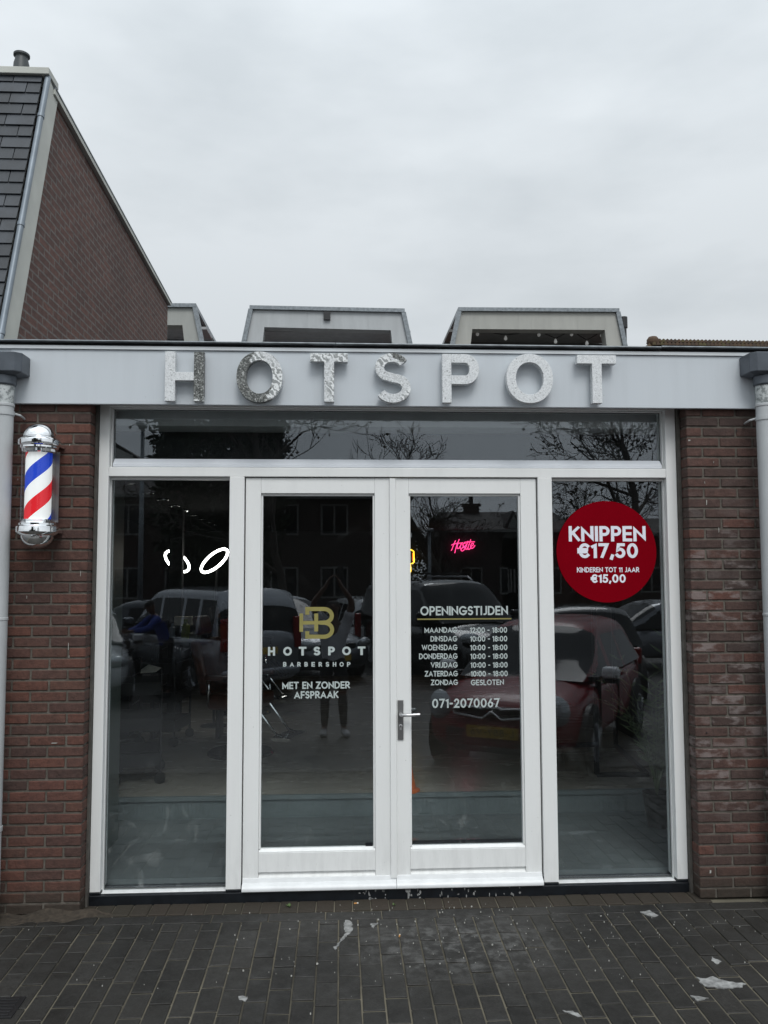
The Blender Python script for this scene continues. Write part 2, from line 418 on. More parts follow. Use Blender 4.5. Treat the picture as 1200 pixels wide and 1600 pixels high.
# zinc flashing in lengths that do not quite line up
x = -3.7
for L in (1.62, 2.05, 1.98, 2.4):
    dz = random.uniform(-.003, .003)
    mb.box(x, min(x+L, 4.3)-.003, -.20, .02, ZF3+.003+dz, ZF4+dz)
    mb.tube([(x, -.20, ZF3+.006+dz), (x+L-.003, -.20, ZF3+.006+dz)], .006, 6)
    x += L
mb.build('zinc_flashing', 'zinc', shop, bevel=.002)
mb = MB(); mb.box(-3.7, 4.3, .02, 13, ZF3-.03, ZF3)
mb.build('flat_roof', 'felt', shop)
mb = MB(); mb.box(-3.7, XP0-.002, -.165, -.142, ZH+.004, ZF1); mb.build('fascia_board', 'fascia', shop)
mb = MB(); mb.box(XP1+.002, 4.3, -.165, -.142, ZH+.004, ZF1); mb.build('fascia_board', 'fascia', shop)
# the frame
mb = MB()
mb.box(JL0, JL1, .0005, .14, ZJ, ZH+.10); mb.box(JR0, JR1, .0005, .14, ZJ, ZH+.10)
mb.box(JL1+.0005, JR0-.0005, .002, .14, ZT0, ZT1)
mb.box(PL0, PL1, -.002, .13, ZJ, ZT0-.0008); mb.box(PR0, PR1, -.002, .13, ZJ, ZT0-.0008)
ZHD = az(600, 639.8, .035)
mb.box(JL1+.0005, JR0-.0005, .001, .14, ZHD, ZH+.10)
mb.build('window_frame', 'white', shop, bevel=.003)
# transom light
TG0, TG1 = ax(177.6, 700, GY), ax(1031.6, 700, GY)
ZTG0, ZTG1 = az(600, 718.6, GY), ZHD-.004
mb = MB()
mb.box(JL1+.001, TG0+.002, .035, .09, ZT1+.001, ZHD-.001); mb.box(TG1-.002, JR0-.001, .035, .09, ZT1+.001, ZHD-.001)
mb.box(TG0+.0025, TG1-.0025, .037, .09, ZHD-.006, ZHD-.001)
tl = mb.build('transom_light', 'white', shop, bevel=.002)
mb = MB()
mb.prism([(.018, ZT1+.004), (.018, ZT1+.022), (.06, ZTG0), (.09, ZTG0), (.09, ZT1+.001)], lambda u, v, w: (w, u, v), JL1+.018, JR0-.018)
mb.build('sill', plain('sill_paint', (.66, .69, .73), .3, var=.04), tl, bevel=.002)
mb = MB(); mb.box(TG0-.004, TG1+.004, GY, GY+.006, ZTG0-.004, ZTG1+.004); mb.build('glass_pane', 'glass_clean', tl)
mb = MB()
for a, b in ((TG0-.001, TG0+.006), (TG1-.006, TG1+.001)): mb.box(a, b, GY-.003, GY-.0005, ZTG0, ZTG1)
mb.box(TG0+.006, TG1-.006, GY-.003, GY-.0005, ZTG1-.006, ZTG1)
mb.build('glazing_seal', 'black', tl)

# side lights
ZS = az(600, 1385.5, GY)+.0
def sidelight(x0, x1, side):
    mb = MB(); b = .018
    g0, g1 = (x0+.006, x1-.004) if side < 0 else (x0+.004, x1-.007)
    z0 = ZJ-.018
    mb.box(x0+.001, g0, .045, .085, z0, ZT0-.001); mb.box(g1, x1-.001, .045, .085, z0, ZT0-.001)
    mb.box(g0+.0005, g1-.0005, .046, .085, ZT0-.016, ZT0-.001)
    mb.box(g0-.004, g1+.003, .018, .085, z0-.003, z0+.006)
    w = mb.build('side_window', 'white', shop, bevel=.002)
    mb = MB(); mb.box(g0-.003, g1+.003, GY, GY+.006, z0+.006, ZT0-.012); mb.build('glass_pane', 'glass', w)
    mb = MB()
    for a, c in ((g0, g0+.005), (g1-.005, g1)): mb.box(a, c, GY-.003, GY-.0006, z0+.011, ZT0-.017)
    mb.box(g0+.005, g1-.005, GY-.003, GY-.0006, z0+.011, z0+.017)
    mb.build('glazing_seal', plain('grey_rubber', (.08, .085, .085), .5), w)
    return w
sidelight(JL1, PL0, -1); sidelight(PR1, JR0, 1)

# black sill and plinth
mb = MB()
mb.box(JL0+.001, JL1, -.002, .16, .055, ZJ-.001); mb.box(JR0, JR1-.001, -.002, .16, .055, ZJ-.001)
mb.box(PL0, PL1, -.003, .16, .055, ZJ-.001); mb.box(PR0, PR1, -.003, .16, .055, ZJ-.001)
mb.box(JL1+.0005, PL0-.0005, .004, .16, .055, ZJ-.026); mb.box(PR1+.0005, JR0-.0005, .004, .16, .055, ZJ-.026)
mb.box(PL1+.0005, PR0-.0005, .008, .16, .055, .098)
mb.box(JL0+.001, JR1-.001, -.012, .16, -.03, .0535)
mb.build('black_threshold', 'black', shop, bevel=.003)

# doors
YD = .018
DL0, DLm = (ax(384.6, 750, YD)+ax(378.2, 1390, YD))/2, (ax(612, 750, YD)+ax(616.5, 1350, YD))/2
DR1 = (ax(835.5, 750, YD)+ax(848.8, 1383, YD))/2
ZD1 = ZT0-.006; ZD0 = az(600, 1372, YD)-.03
def door(x0, x1, gx0, gx1, gz0, gz1, left):
    mb = MB(); y1 = YD+.054
    mb.box(x0, gx0, YD, y1, ZD0, ZD1); mb.box(gx1, x1, YD, y1, ZD0, ZD1)
    mb.box(gx0+.0003, gx1-.0003, YD+.0008, y1, gz1, ZD1-.0005)
    zg0, zg1 = (az(500, 1369, YD), az(500, 1361.5, YD)) if left else (az(740, 1363.5, YD), az(740, 1356, YD))
    mb.box(gx0+.0003, gx1-.0003, YD+.0008, y1, zg1, gz0)
    mb.prism([(YD+.0008, zg0-.001), (YD+.014, zg0+.008), (YD+.014, zg1), (y1, zg1-.0002), (y1, ZD0+.0005), (YD+.0008, ZD0+.0005)], lambda u, v, w: (w, u, v), gx0+.0003, gx1-.0003)
    d = mb.build('door', 'white', shop, bevel=.0022)
    # glazing bead, a bevelled picture frame
    mb = MB()
    for a, b_, horiz in ((gz1-.014, gz1-.0005, 1), (gz0+.0005, gz0+.018, 2)):
        if horiz == 1: mb.box(gx0+.001, gx1-.001, YD+.022, y1, a, b_)
        else: mb.prism([(YD+.004, gz0+.0008), (YD+.004, gz0+.005), (YD+.028, gz0+.017), (y1, gz0+.017), (y1, gz0+.0008)], lambda u, v, w: (w, u, v), gx0+.001, gx1-.001)
    mb.box(gx0+.0005, gx0+.011, YD+.014, y1, gz0+.017, gz1-.014); mb.box(gx1-.011, gx1-.0005, YD+.014, y1, gz0+.017, gz1-.014)
    mb.build('glazing_bead', 'white', d, bevel=.0015)
    mb = MB(); mb.box(gx0+.009, gx1-.009, YD+.034, YD+.040, gz0+.014, gz1-.012); mb.build('glass_pane', 'glass', d)
    # weatherboard with a rounded nose
    zt = az(600, 1370.5, YD-.03); zb = az(600, 1389.5, YD-.045)
    prof = [(YD+.0, zt)] + [(YD-.006, zt-.001), (YD-.010, zt-.012), (YD-.014, zt-.024)] + [(YD-.016-.034*math.sin(a*PI/16), zt-.026-.03*(1-math.cos(a*PI/16))) for a in range(1, 9)] + [(YD-.050, zb+.004), (YD-.047, zb), (YD+.0, zb)]
    mb = MB(); mb.prism(prof, lambda u, v, w: (w, u, v), x0+(.001), x1-.001+(.006 if left else 0))
    mb.build('weatherboard', 'bright', d, bevel=.001, seg=1)
    return d
gl = [(ax(409, 772, YD)+ax(402.5, 1332, YD))/2, (ax(585, 772, YD)+ax(587, 1332, YD))/2]
gr = [(ax(637.3, 772, YD)+ax(642.4, 1326, YD))/2, (ax(812, 772, YD)+ax(822.6, 1322, YD))/2]
gt = az(600, 771, YD); gb = az(600, 1329, YD)
dl = door(DL0, DLm+.008, gl[0], gl[1], gb, gt, True)
dr = door(DLm+.014, DR1, gr[0], gr[1], gb, gt, False)
for d_ in (dl, dr): pass
mb = MB(); xa, xb = DLm-.021, DLm+.021
mb.prism([(xa, YD-.0005), (xa+.004, YD-.017), (xb-.004, YD-.017), (xb, YD-.0005)], lambda u, v, w: (u, v, w), ZD0+.035, ZD1-.003)
mb.build('meeting_stile_cover', 'white', dl, bevel=.0015)
# handle set on the right door
hp = at(626, 1125, YD-.006)
mb = MB()
hz0, hz1 = az(626, 1156, YD-.01), az(626, 1094, YD-.01)
mb.prism([(hp.x-.018, YD-.0006), (hp.x-.0165, YD-.009), (hp.x+.0165, YD-.009), (hp.x+.018, YD-.0006)], lambda u, v, w: (u, v, w), hz0, hz1)
plate = mb.build('handle_plate', 'plate', dr, bevel=.002)
M['keyhole'] = plain('keyhole_dark', (.004, .004, .004), .5)
hz = az(626, 1117.5, YD-.05)
mb = MB()
mb.tube([(hp.x, YD-.009, hz), (hp.x, YD-.046, hz), (hp.x+.006, YD-.054, hz), (hp.x+.05, YD-.056, hz), (hp.x+.112, YD-.053, hz+.003)], [.011, .0105, .0105, .0095, .0095], 12)
mb.build('lever', 'alu', dr, smooth=True, auto=40)
mb = MB(); kz = az(626, 1134.5, YD-.01)
mb.lathe([(.0105, .0), (.0105, .004), (.007, .005)], (hp.x, YD-.009, kz), 20, Matrix.Rotation(PI/2, 3, 'X'))
mb.box(hp.x-.006, hp.x+.006, YD-.0125, YD-.009, kz-.024, kz-.008)
mb.build('lock_cylinder', 'alu', dr, bevel=.001)
mb = MB(); mb.box(hp.x-.0025, hp.x+.0025, YD-.0146, YD-.0141, kz-.006, kz+.006); mb.build('keyhole', 'keyhole', dr)
# inner side: lever seen through the glass
mb = MB(); mb.tube([(hp.x, YD+.056, hz+.01), (hp.x, YD+.10, hz+.01), (hp.x+.10, YD+.10, hz+.01)], .009, 10)
mb.build('inner_lever', 'alu', dr, smooth=True)
mb = MB(); p = at(577, 1320, YD+.03); mb.box(p.x-.022, p.x+.020, YD+.0325, YD+.0335, p.z-.012, p.z+.012); mb.build('glass_stamp', 'black', dl)
mb = MB(); mb.box(gr[0]+.012, gr[1]-.012, YD+.046, YD+.05, gb+.02, gb+.04); mb.build('draught_seal', 'black', dr)

# interior shell
XI0, XI1 = -2.75, 2.95; Z0F, Z1F = .085, .25; YS = 1.40
def floor_mat(name, c1, c2, rough):
    m, t, b = nt(name); co = obco(t)
    a = ramp(t, noise(t, co, 1.6, 6, .62), [(.32, c1), (.68, c2)])
    t.links.new(a, b.inputs['Base Color'])
    t.links.new(ramp(t, noise(t, co, 2.3, 5, .6, (1, 2.4, 1)), [(.35, (rough*.7,)*3), (.7, (rough*1.5,)*3)]), b.inputs['Roughness'])
    sv(b, Specular_IOR_Level=.9)
    bump(t, b, noise(t, co, 2, 2), .01, .01)
    return m
mb = MB(); mb.box(XI0, XI1, .16, YS, Z0F-.1, Z0F); mb.build('lower_floor', floor_mat('blue_grey_cast_floor', (.165, .183, .188), (.225, .245, .25), .07), shop)
mb = MB(); mb.box(XI0, XI1, YS, 12, Z1F-.1, Z1F); mb.build('upper_floor', floor_mat('warm_grey_cast_floor', (.42, .395, .35), (.60, .565, .50), .22), shop)
mb = MB(); mb.box(XI0, XI1, YS-.012, YS+.002, Z0F, Z1F-.03)
x = XI0
while x < XI1: mb.box(x, x+.022, YS-.0145, YS-.012, Z0F+.012, Z1F-.034); x += .031
mb.box(XI0, XI1, YS-.03, YS-.0005, Z1F-.029, Z1F+.003)
mb.build('step_riser', plain('grey_riser', (.21, .245, .25), .5), shop)
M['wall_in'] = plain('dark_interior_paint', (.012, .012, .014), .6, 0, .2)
mb = MB()
mb.box(XI0-.1, XI0, .16, 12, 0, 3.0); mb.box(XI1, XI1+.1, .16, 12, 0, 3.0); mb.box(XI0, XI1, 12, 12.1, 0, 3.0)
mb.box(XI0-.1, -1.62, .14, .16, 0, 3.0); mb.box(2.28, XI1+.1, .14, .16, 0, 3.0)
mb.build('inner_wall', 'wall_in', shop)
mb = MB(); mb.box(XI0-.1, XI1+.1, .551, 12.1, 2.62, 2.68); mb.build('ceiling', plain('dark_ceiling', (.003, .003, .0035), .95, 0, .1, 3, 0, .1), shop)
mb = MB(); mb.box(-1.6, 2.25, .18, .42, az(600, 667, .18), 2.965); mb.build('ceiling_bulkhead', plain('bulkhead_paint', (.55, .56, .56), .6), shop)
mb = MB(); mb.box(XI0-.1, XI1+.1, .425, .55, 2.62, 2.965); mb.build('ceiling', 'wall_in', shop)
# side reveal on the left, side wall on the right
px = ax(190.5, 1000, .95)
M['panel'] = plain('green_grey_panel', (.115, .14, .13), .35, 0, .1)
mb = MB(); mb.box(px-.10, px, .16, .95, Z0F+.002, 2.92); mb.build('reveal_panel', 'panel', shop, bevel=.003)
qx = ax(1036, 1000, .5)+.06
mb = MB(); mb.box(qx, qx+.1, .16, .34, Z0F+.002, 2.92); mb.build('reveal_panel', plain('grey_green_wall', (.105, .12, .112), .45), shop)

# ================================================================== SIGN LETTERS ON THE FASCIA
def letter_mat(name, seed, dark=None, streak=0):
    m, t, b = nt(name); co = obco(t)
    mp = t.nodes.new('ShaderNodeMapping'); mp.inputs['Location'].default_value = (seed*3.1, seed, 0); t.links.new(co, mp.inputs[0]); c2 = mp.outputs[0]
    vo = t.nodes.new('ShaderNodeTexVoronoi'); vo.inputs['Scale'].default_value = 150; t.links.new(c2, vo.inputs['Vector'])
    sp = t.nodes.new('ShaderNodeSeparateColor'); t.links.new(vo.outputs['Color'], sp.inputs[0])
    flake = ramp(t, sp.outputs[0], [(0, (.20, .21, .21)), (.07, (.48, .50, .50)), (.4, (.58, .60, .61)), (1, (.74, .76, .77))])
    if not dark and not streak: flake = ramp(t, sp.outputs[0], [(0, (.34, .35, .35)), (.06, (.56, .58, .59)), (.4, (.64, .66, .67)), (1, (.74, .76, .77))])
    refl_dark = ramp(t, sp.outputs[1], [(0, (.035, .038, .036)), (.55, (.11, .115, .11)), (.85, (.22, .23, .22)), (1, (.45, .46, .45))])  # dark patches: tree and sky reflections painted into the letter colour
    wv = t.nodes.new('ShaderNodeTexWave'); sv(wv, Scale=14, Distortion=9, Detail=5, Detail_Scale=2.6); wv.bands_direction = 'DIAGONAL'; t.links.new(c2, wv.inputs['Vector'])
    refl_vein = ramp(t, wv.outputs['Fac'], [(.30, (1, 1, 1)), (.75, (.36, .37, .37))])  # streaks of the same painted reflection
    base = flake
    sx = t.nodes.new('ShaderNodeSeparateXYZ'); t.links.new(co, sx.inputs[0])
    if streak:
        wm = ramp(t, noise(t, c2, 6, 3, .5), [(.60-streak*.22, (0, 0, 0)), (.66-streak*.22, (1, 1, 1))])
        base = mixc(t, wm, base, mixc(t, 1, (.78, .80, .80), refl_vein, 'MULTIPLY'))
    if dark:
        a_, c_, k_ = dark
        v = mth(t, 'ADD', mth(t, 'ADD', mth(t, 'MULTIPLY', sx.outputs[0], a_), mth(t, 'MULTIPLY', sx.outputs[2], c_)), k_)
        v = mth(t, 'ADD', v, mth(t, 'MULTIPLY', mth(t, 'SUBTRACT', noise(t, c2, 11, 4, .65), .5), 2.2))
        base = mixc(t, ramp(t, v, [(.46, (0, 0, 0)), (.54, (1, 1, 1))]), base, refl_dark)
    t.links.new(base, b.inputs['Base Color'])
    t.links.new(ramp(t, sp.outputs[2], [(0, (.25,)*3), (1, (.6,)*3)]), b.inputs['Roughness'])
    sv(b, Metallic=.12, Specular_IOR_Level=.6)
    bump(t, b, sp.outputs[0], .25, .003)
    return m
YL, YB = -.237, -.192
sign = thing('shop_sign', 'seven speckled silver stand-off letters reading HOTSPOT on the grey fascia', 'sign', (at(610, 590, -.17).x, -.17, ZH+.02))
def lbox(p): a = at(p[0], p[3], YL); b = at(p[1], p[2], YL); return a.x, b.x, a.z, b.z
LET = [('H', (257, 319, 549.6, 626.3)), ('O', (369, 441.5, 549.5, 628)), ('T', (484.5, 543.3, 552, 627.5)), ('S', (585.5, 642.5, 552, 629)),
       ('P', (691.5, 748.5, 553.5, 629)), ('O', (792, 863.5, 553.2, 629.5)), ('T', (903, 962.5, 555.2, 629.5))]
def ring_solid(mb, outer, inner):
    n = len(outer); vs = [(p[0], YL, p[1]) for p in outer] + [(p[0], YL, p[1]) for p in inner] + [(p[0], YB, p[1]) for p in outer] + [(p[0], YB, p[1]) for p in inner]
    fs = []
    for i in range(n):
        j = (i+1) % n
        fs += [(i, j, j+n, i+n), (i+2*n, i+3*n, j+3*n, j+2*n), (i, i+2*n, j+2*n, j), (i+n, j+n, j+3*n, i+3*n)]
    mb.add(vs, fs)
def strip_solid(mb, L, Rr):
    n = len(L); vs = [(p[0], YL, p[1]) for p in L+Rr] + [(p[0], YB, p[1]) for p in L+Rr]; N2 = 2*n
    fs = []
    for i in range(n-1):
        fs += [(i, i+1, i+1+n, i+n), (i+N2, i+n+N2, i+1+n+N2, i+1+N2), (i, i+N2, i+1+N2, i+1), (i+n, i+1+n, i+1+n+N2, i+n+N2)]
    fs += [(0, n, n+N2, N2), (n-1, n-1+N2, 2*n-1+N2, 2*n-1)]
    mb.add(vs, fs)
S_ = .0585
darks = {}
SO = at(610, 590, -.17).x
def refl_mask(ch_i, a, c, k):
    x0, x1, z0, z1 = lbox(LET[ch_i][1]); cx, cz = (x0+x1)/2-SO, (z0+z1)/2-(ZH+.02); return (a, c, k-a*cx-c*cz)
LM = {0: {}, 1: dict(dark=refl_mask(1, -6, -2.5, .62), streak=.7), 2: dict(streak=.8), 3: dict(dark=refl_mask(3, 9, 14, -1.3), streak=.55), 4: {}, 5: {}, 6: {}}  # where each letter carries its painted reflection
for k, (ch, bx) in enumerate(LET):
    x0, x1, z0, z1 = lbox(bx); w = x1-x0; h = z1-z0; mb = MB(); fy = lambda u, v, q: (u, q, v)
    if ch == 'H':
        c0, c1 = z0+h*.5-S_*.42, z0+h*.5+S_*.42
        mb.prism([(x0, z0), (x0+S_, z0), (x0+S_, c0), (x1-S_, c0), (x1-S_, c1), (x0+S_, c1), (x0+S_, z1), (x0, z1)], fy, YL, YB)
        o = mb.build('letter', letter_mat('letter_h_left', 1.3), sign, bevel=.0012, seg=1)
        mb = MB(); mb.box(x1-S_+.0003, x1, YL, YB, z0, z1)
        o['label'] = 'speckled silver letter H with dark mottled reflections painted into its right stem'
        # right stem of the H, its dark reflection painted into the colour
        mb.build('stem', letter_mat('letter_h_right', 2.2, dark=refl_mask(0, 0, 6, 1.25), streak=1), o, bevel=.0012, seg=1)
        continue
    if ch == 'T':
        cx = (x0+x1)/2 + .001; mb.prism([(cx-S_/2, z0), (cx+S_/2, z0), (cx+S_/2, z1-S_*.88), (x1, z1-S_*.88), (x1, z1), (x0, z1), (x0, z1-S_*.88), (cx-S_/2, z1-S_*.88)], fy, YL, YB)
    if ch == 'O':
        cx, cz = (x0+x1)/2, (z0+z1)/2; a = [2*PI*i/64 for i in range(64)]
        e = lambda rx, rz, p=.94: [(cx+rx*math.copysign(abs(math.cos(q))**p, math.cos(q)), cz+rz*math.copysign(abs(math.sin(q))**p, math.sin(q))) for q in a]
        ring_solid(mb, e(w/2, h/2), e(w/2-S_*.98, h/2-S_*.88))
    if ch == 'P':
        t_ = S_*.9; zc = z1-h*.31; rr = h*.31
        mb.box(x0, x0+S_*.93, YL, YB, z0, z1)
        n = 22; xc = x1-rr*.92
        outer = [(x0+S_*.93+.0002, z1)] + [(xc+rr*.92*math.cos(R(90-180*i/n)), zc+rr*math.sin(R(90-180*i/n))) for i in range(n+1)] + [(x0+S_*.93+.0002, zc-rr)]
        r2 = rr-t_; r2x = rr*.92-S_
        inner = [(x0+S_*.93+.0002, z1-t_)] + [(xc+r2x*math.cos(R(90-180*i/n)), zc+r2*math.sin(R(90-180*i/n))) for i in range(n+1)] + [(x0+S_*.93+.0002, zc-r2)]
        strip_solid(mb, outer, inner)
    if ch == 'S':
        cx = (x0+x1)/2; t_ = S_*.9; rx = w/2-t_/2-.003; r1 = (h-t_)*.245; r2 = (h-t_)*.255
        zt_ = z1-t_/2-r1; zb_ = z0+t_/2+r2
        pts = [(cx-.004+(rx-.004)*math.cos(R(q)), zt_+r1*math.sin(R(q))) for q in [28+ (232-28)*i/18 for i in range(19)]]
        pts += [(cx-rx*.42, zt_-r1*.86), (cx, (zt_+zb_)/2-.001), (cx+rx*.42, zb_+r2*.86)]
        pts += [(cx+rx*math.cos(R(q)), zb_+r2*math.sin(R(q))) for q in [52-(52+152)*i/18 for i in range(19)]]
        L_, R_ = stroke_poly(pts, t_, False, cap=False)
        strip_solid(mb, L_, R_)
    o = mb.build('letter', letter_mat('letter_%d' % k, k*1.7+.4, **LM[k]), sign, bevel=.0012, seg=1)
    if k in (1, 3): o['label'] = {1: 'letter O with a dark mottled reflection painted into the left half', 3: 'letter S with a dark streaked reflection painted into the top end'}[k]
# stand-off studs
mb = MB()
for k, (ch, bx) in enumerate(LET):
    x0, x1, z0, z1 = lbox(bx); pts = {'H': [(x0+.03, z0+.03), (x1-.03, z0+.03), (x0+.03, z1-.03), (x1-.03, z1-.03)], 'O': [(x0+.03, (z0+z1)/2), (x1-.03, (z0+z1)/2)], 'T': [((x0+x1)/2, z0+.03), ((x0+x1)/2, z1-.03)], 'S': [((x0+x1)/2, z0+.025), ((x0+x1)/2, z1-.025)], 'P': [(x0+.03, z0+.03), (x0+.03, z1-.03)]}[ch]
    for a, b in pts: mb = MB(); mb.tube([(a, YB-.002, b), (a, -.1695, b)], .006, 8); mb.build('stud', 'blackmetal', sign)

# ================================================================== WRITING ON THE GLASS
YV = GY-.004; YVD = YD+.0325
logo = thing('logo_decal', 'gold monogram and frosted HOTSPOT BARBERSHOP lettering on the left door glass', 'window lettering', (at(495, 1090, YVD).x, YVD, at(495, 1090, YVD).z))
mb = MB()
def lp(zx, zy): p = at(380+zx/4.324, 730+zy/4.324, YVD); return (p.x, p.z)
def ribbon(mb, pts, t, Y, closed=False):
    L_, R_ = stroke_poly(pts, t, closed, cap=False); n = len(pts)
    mb.add([(p[0], Y, p[1]) for p in L_+R_], [(i, i+1, i+1+n, i+n) for i in range(n-1)])
sc_ = 1/4.324/FPX*5.15
def B_arc(cx, cy, rx, ry, a0, a1): return [lp(cx+rx*math.cos(R(a0+(a1-a0)*i/12)), cy-ry*math.sin(R(a0+(a1-a0)*i/12))) for i in range(13)]
ribbon(mb, [lp(433, 996), lp(433, 958), lp(545, 958)] + B_arc(545, 1004, 54, 46, 90, -78) + [lp(536, 1050)], 27*sc_, YVD)
ribbon(mb, [lp(520, 1050.5), lp(545, 1050.5)] + B_arc(545, 1098, 56, 47.5, 88, -90) + [lp(433, 1145), lp(433, 1108)], 27*sc_, YVD-.0004)
for a, b, c, d in ((380, 405, 988, 1112), (480, 507, 988, 1110), (405, 520, 1038, 1063)):
    p, q = lp(a, d), lp(b, c); k = {380: 0, 480: 1, 405: 2}[a]
    mb.add([(p[0], YVD-.0008-.0003*k, p[1]), (q[0], YVD-.0008-.0003*k, p[1]), (q[0], YVD-.0008-.0003*k, q[1]), (p[0], YVD-.0008-.0003*k, q[1])], [(0, 1, 2, 3)])
mb.build('monogram', 'gold', logo)
mb = MB()
for ch, xc in zip('HOTSPOT', (424.3, 449.3, 472.8, 495.2, 518, 541.5, 565)):
    w = {'H': 5.6, 'O': 6.8, 'T': 6, 'S': 5.3, 'P': 5.3}[ch]
    mb = MB(); text_px(mb, ch, xc-w, xc+w, 1010.8-(xc-424)*.005, 1024.6-(xc-424)*.007, YVD, t=.30); mb.build('letter', 'vinyl', logo)
mb = MB()
for i, ch in enumerate('BARBERSHOP'):
    xc = 445+i*11.1; text_px(mb, ch, xc-(2.7 if ch not in 'AO' else 3.2), xc+(2.7 if ch not in 'AO' else 3.2), 1034.4, 1041.6, YVD, t=.26); mb.build('letter', 'vinyl', logo); mb = MB()
mb = MB()
text_px(mb, 'MET EN ZONDER', 441, 546.7, 1065, 1076.3, YVD, t=.24, gap=.10); mb.build('lettering', 'vinyl', logo); mb = MB()
text_px(mb, 'AFSPRAAK', 459.5, 528.7, 1079.7, 1091.3, YVD, t=.24, gap=.10)
mb.build('lettering', 'vinyl', logo)

hours = thing('opening_hours_decal', 'frosted OPENINGSTIJDEN timetable and phone number on the right door glass', 'window lettering', (at(725, 1108, YVD).x, YVD, at(725, 1108, YVD).z))
mb = MB(); text_px(mb, 'OPENINGSTIJDEN', 656.8, 793.5, 947, 961.3, YVD, t=.22, gap=.10); mb.build('heading', 'vinyl', hours)
mb = MB(); a = at(652, 968.6, YVD); b = at(799, 965.6, YVD); mb.box(a.x, b.x, YVD-.0006, YVD, a.z, b.z); mb.build('underline', plain('dull_gold_line', (.25, .22, .07), .5, .1), hours)
rows = [('MAANDAG', 663.3, '12:00 - 18:00'), ('DINSDAG', 672.7, '10:00 - 18:00'), ('WOENSDAG', 659, '10:00 - 18:00'), ('DONDERDAG', 654.8, '10:00 - 18:00'), ('VRIJDAG', 673, '10:00 - 18:00'), ('ZATERDAG', 663.8, '10:00 - 18:00'), ('ZONDAG', 673.4, 'GESLOTEN')]
for i, (d_, x0, h_) in enumerate(rows):
    yc = 984.4+i*13.63; mb = MB(); dx = i*.25
    text_px(mb, d_, x0, 714+dx, yc-4.4, yc+4.4, YVD, t=.22, gap=.10)
    rw = mb.build('day_name', 'vinyl', hours); mb = MB()
    text_px(mb, h_, 734.3+dx, (792.3 if i < 6 else 786)+dx*.8, yc-4.4, yc+4.4, YVD, t=.22, gap=.12)
    mb.build('opening_time', 'vinyl', hours)
mb = MB(); text_px(mb, '071-2070067', 675.3, 780.3, 1091.3, 1105.8, YVD, t=.22, gap=.13); mb.build('phone_number', 'vinyl', hours)

stk = thing('price_sticker', 'round red sticker with white haircut prices on the right window', 'sticker', (at(948, 940, YV).x, YV, at(948, 940, YV).z))
mb = MB(); c = at(947.8, 861.8, YV); r_ = (at(1025.5, 862, YV).x-at(869.5, 862, YV).x)/2
mb.lathe([(r_, -.0003), (r_, .0003)], c, 96, Matrix.Rotation(PI/2, 3, 'X')); mb.build('disc', 'red_vinyl', stk)
mb = MB(); YW = YV-.001
text_px(mb, 'KNIPPEN', 888.8, 1008.5, 822, 846, YW, t=.24, gap=.10); mb.build('lettering', 'vinyl_white', stk); mb = MB()
text_px(mb, '\u20ac17,50', 903, 996.5, 848.8, 872, YW, t=.25, gap=.13); mb.build('lettering', 'vinyl_white', stk); mb = MB()
text_px(mb, 'KINDEREN TOT 11 JAAR', 901.6, 998.5, 886.3, 894.2, YW, t=.22, gap=.10); mb.build('lettering', 'vinyl_white', stk); mb = MB()
text_px(mb, '\u20ac15,00', 923.5, 977.5, 897.3, 910.6, YW, t=.25, gap=.13)
mb.build('lettering', 'vinyl_white', stk)

# ================================================================== BARBER POLE
YP = -.275
pc = at(60, 760, YP); pxc = pc.x
zt = lambda y: az(60, y, YP)
k_ = (at(100, 760, YP).x-at(60, 760, YP).x)/40
pole = thing('barber_pole', 'lit red white and blue striped barber pole with chrome domes on the left brick pier', 'barber pole', (pxc, YP, zt(856)))
def lath(name, prof, mat, smooth=True, par=None, n=40):
    mb = MB(); mb.lathe(prof, (pxc, YP, 0), n); return mb.build(name, mat, par or pole, smooth=smooth, auto=35)
r = 27*k_
z = zt
dome = [(.002, z(662.5))] + [(r*.93*math.sin(R(a)), z(684)+(z(662.5)-z(684))*math.cos(R(a))) for a in range(8, 91, 8)]
lath('top_dome', dome[::-1], 'chrome')
lath('top_collar', [(r*.9, z(709)), (r*.98, z(707)), (r*1.0, z(703)), (r*1.08, z(701)), (r*1.08, z(698.5)), (r*1.17, z(697)), (r*1.19, z(694)), (r*1.19, z(689)), (r*1.12, z(686.5)), (r*.98, z(684))], 'chrome')
lath('bottom_collar', [(r*.98, z(837)), (r*1.12, z(834)), (r*1.19, z(831.5)), (r*1.19, z(825.5)), (r*1.17, z(823)), (r*1.05, z(821)), (r*1.05, z(818)), (r*.95, z(815)), (r*.88, z(812))], 'chrome')
bd = [(r*.93*math.sin(R(a)), z(836)-(z(836)-z(857.5))*math.cos(R(a))) for a in range(90, 4, -8)] + [(.002, z(857.5))]
lath('bottom_dome', bd[::-1], 'chrome')
m, t, b = nt('helical_stripes')
co = obco(t); sx = t.nodes.new('ShaderNodeSeparateXYZ'); t.links.new(co, sx.inputs[0])
ang = mth(t, 'ARCTAN2', sx.outputs[0], mth(t, 'MULTIPLY', sx.outputs[1], -1))
ph = mth(t, 'FRACT', mth(t, 'ADD', mth(t, 'SUBTRACT', mth(t, 'DIVIDE', sx.outputs[2], .385), mth(t, 'DIVIDE', ang, 2*PI)), 10.515))
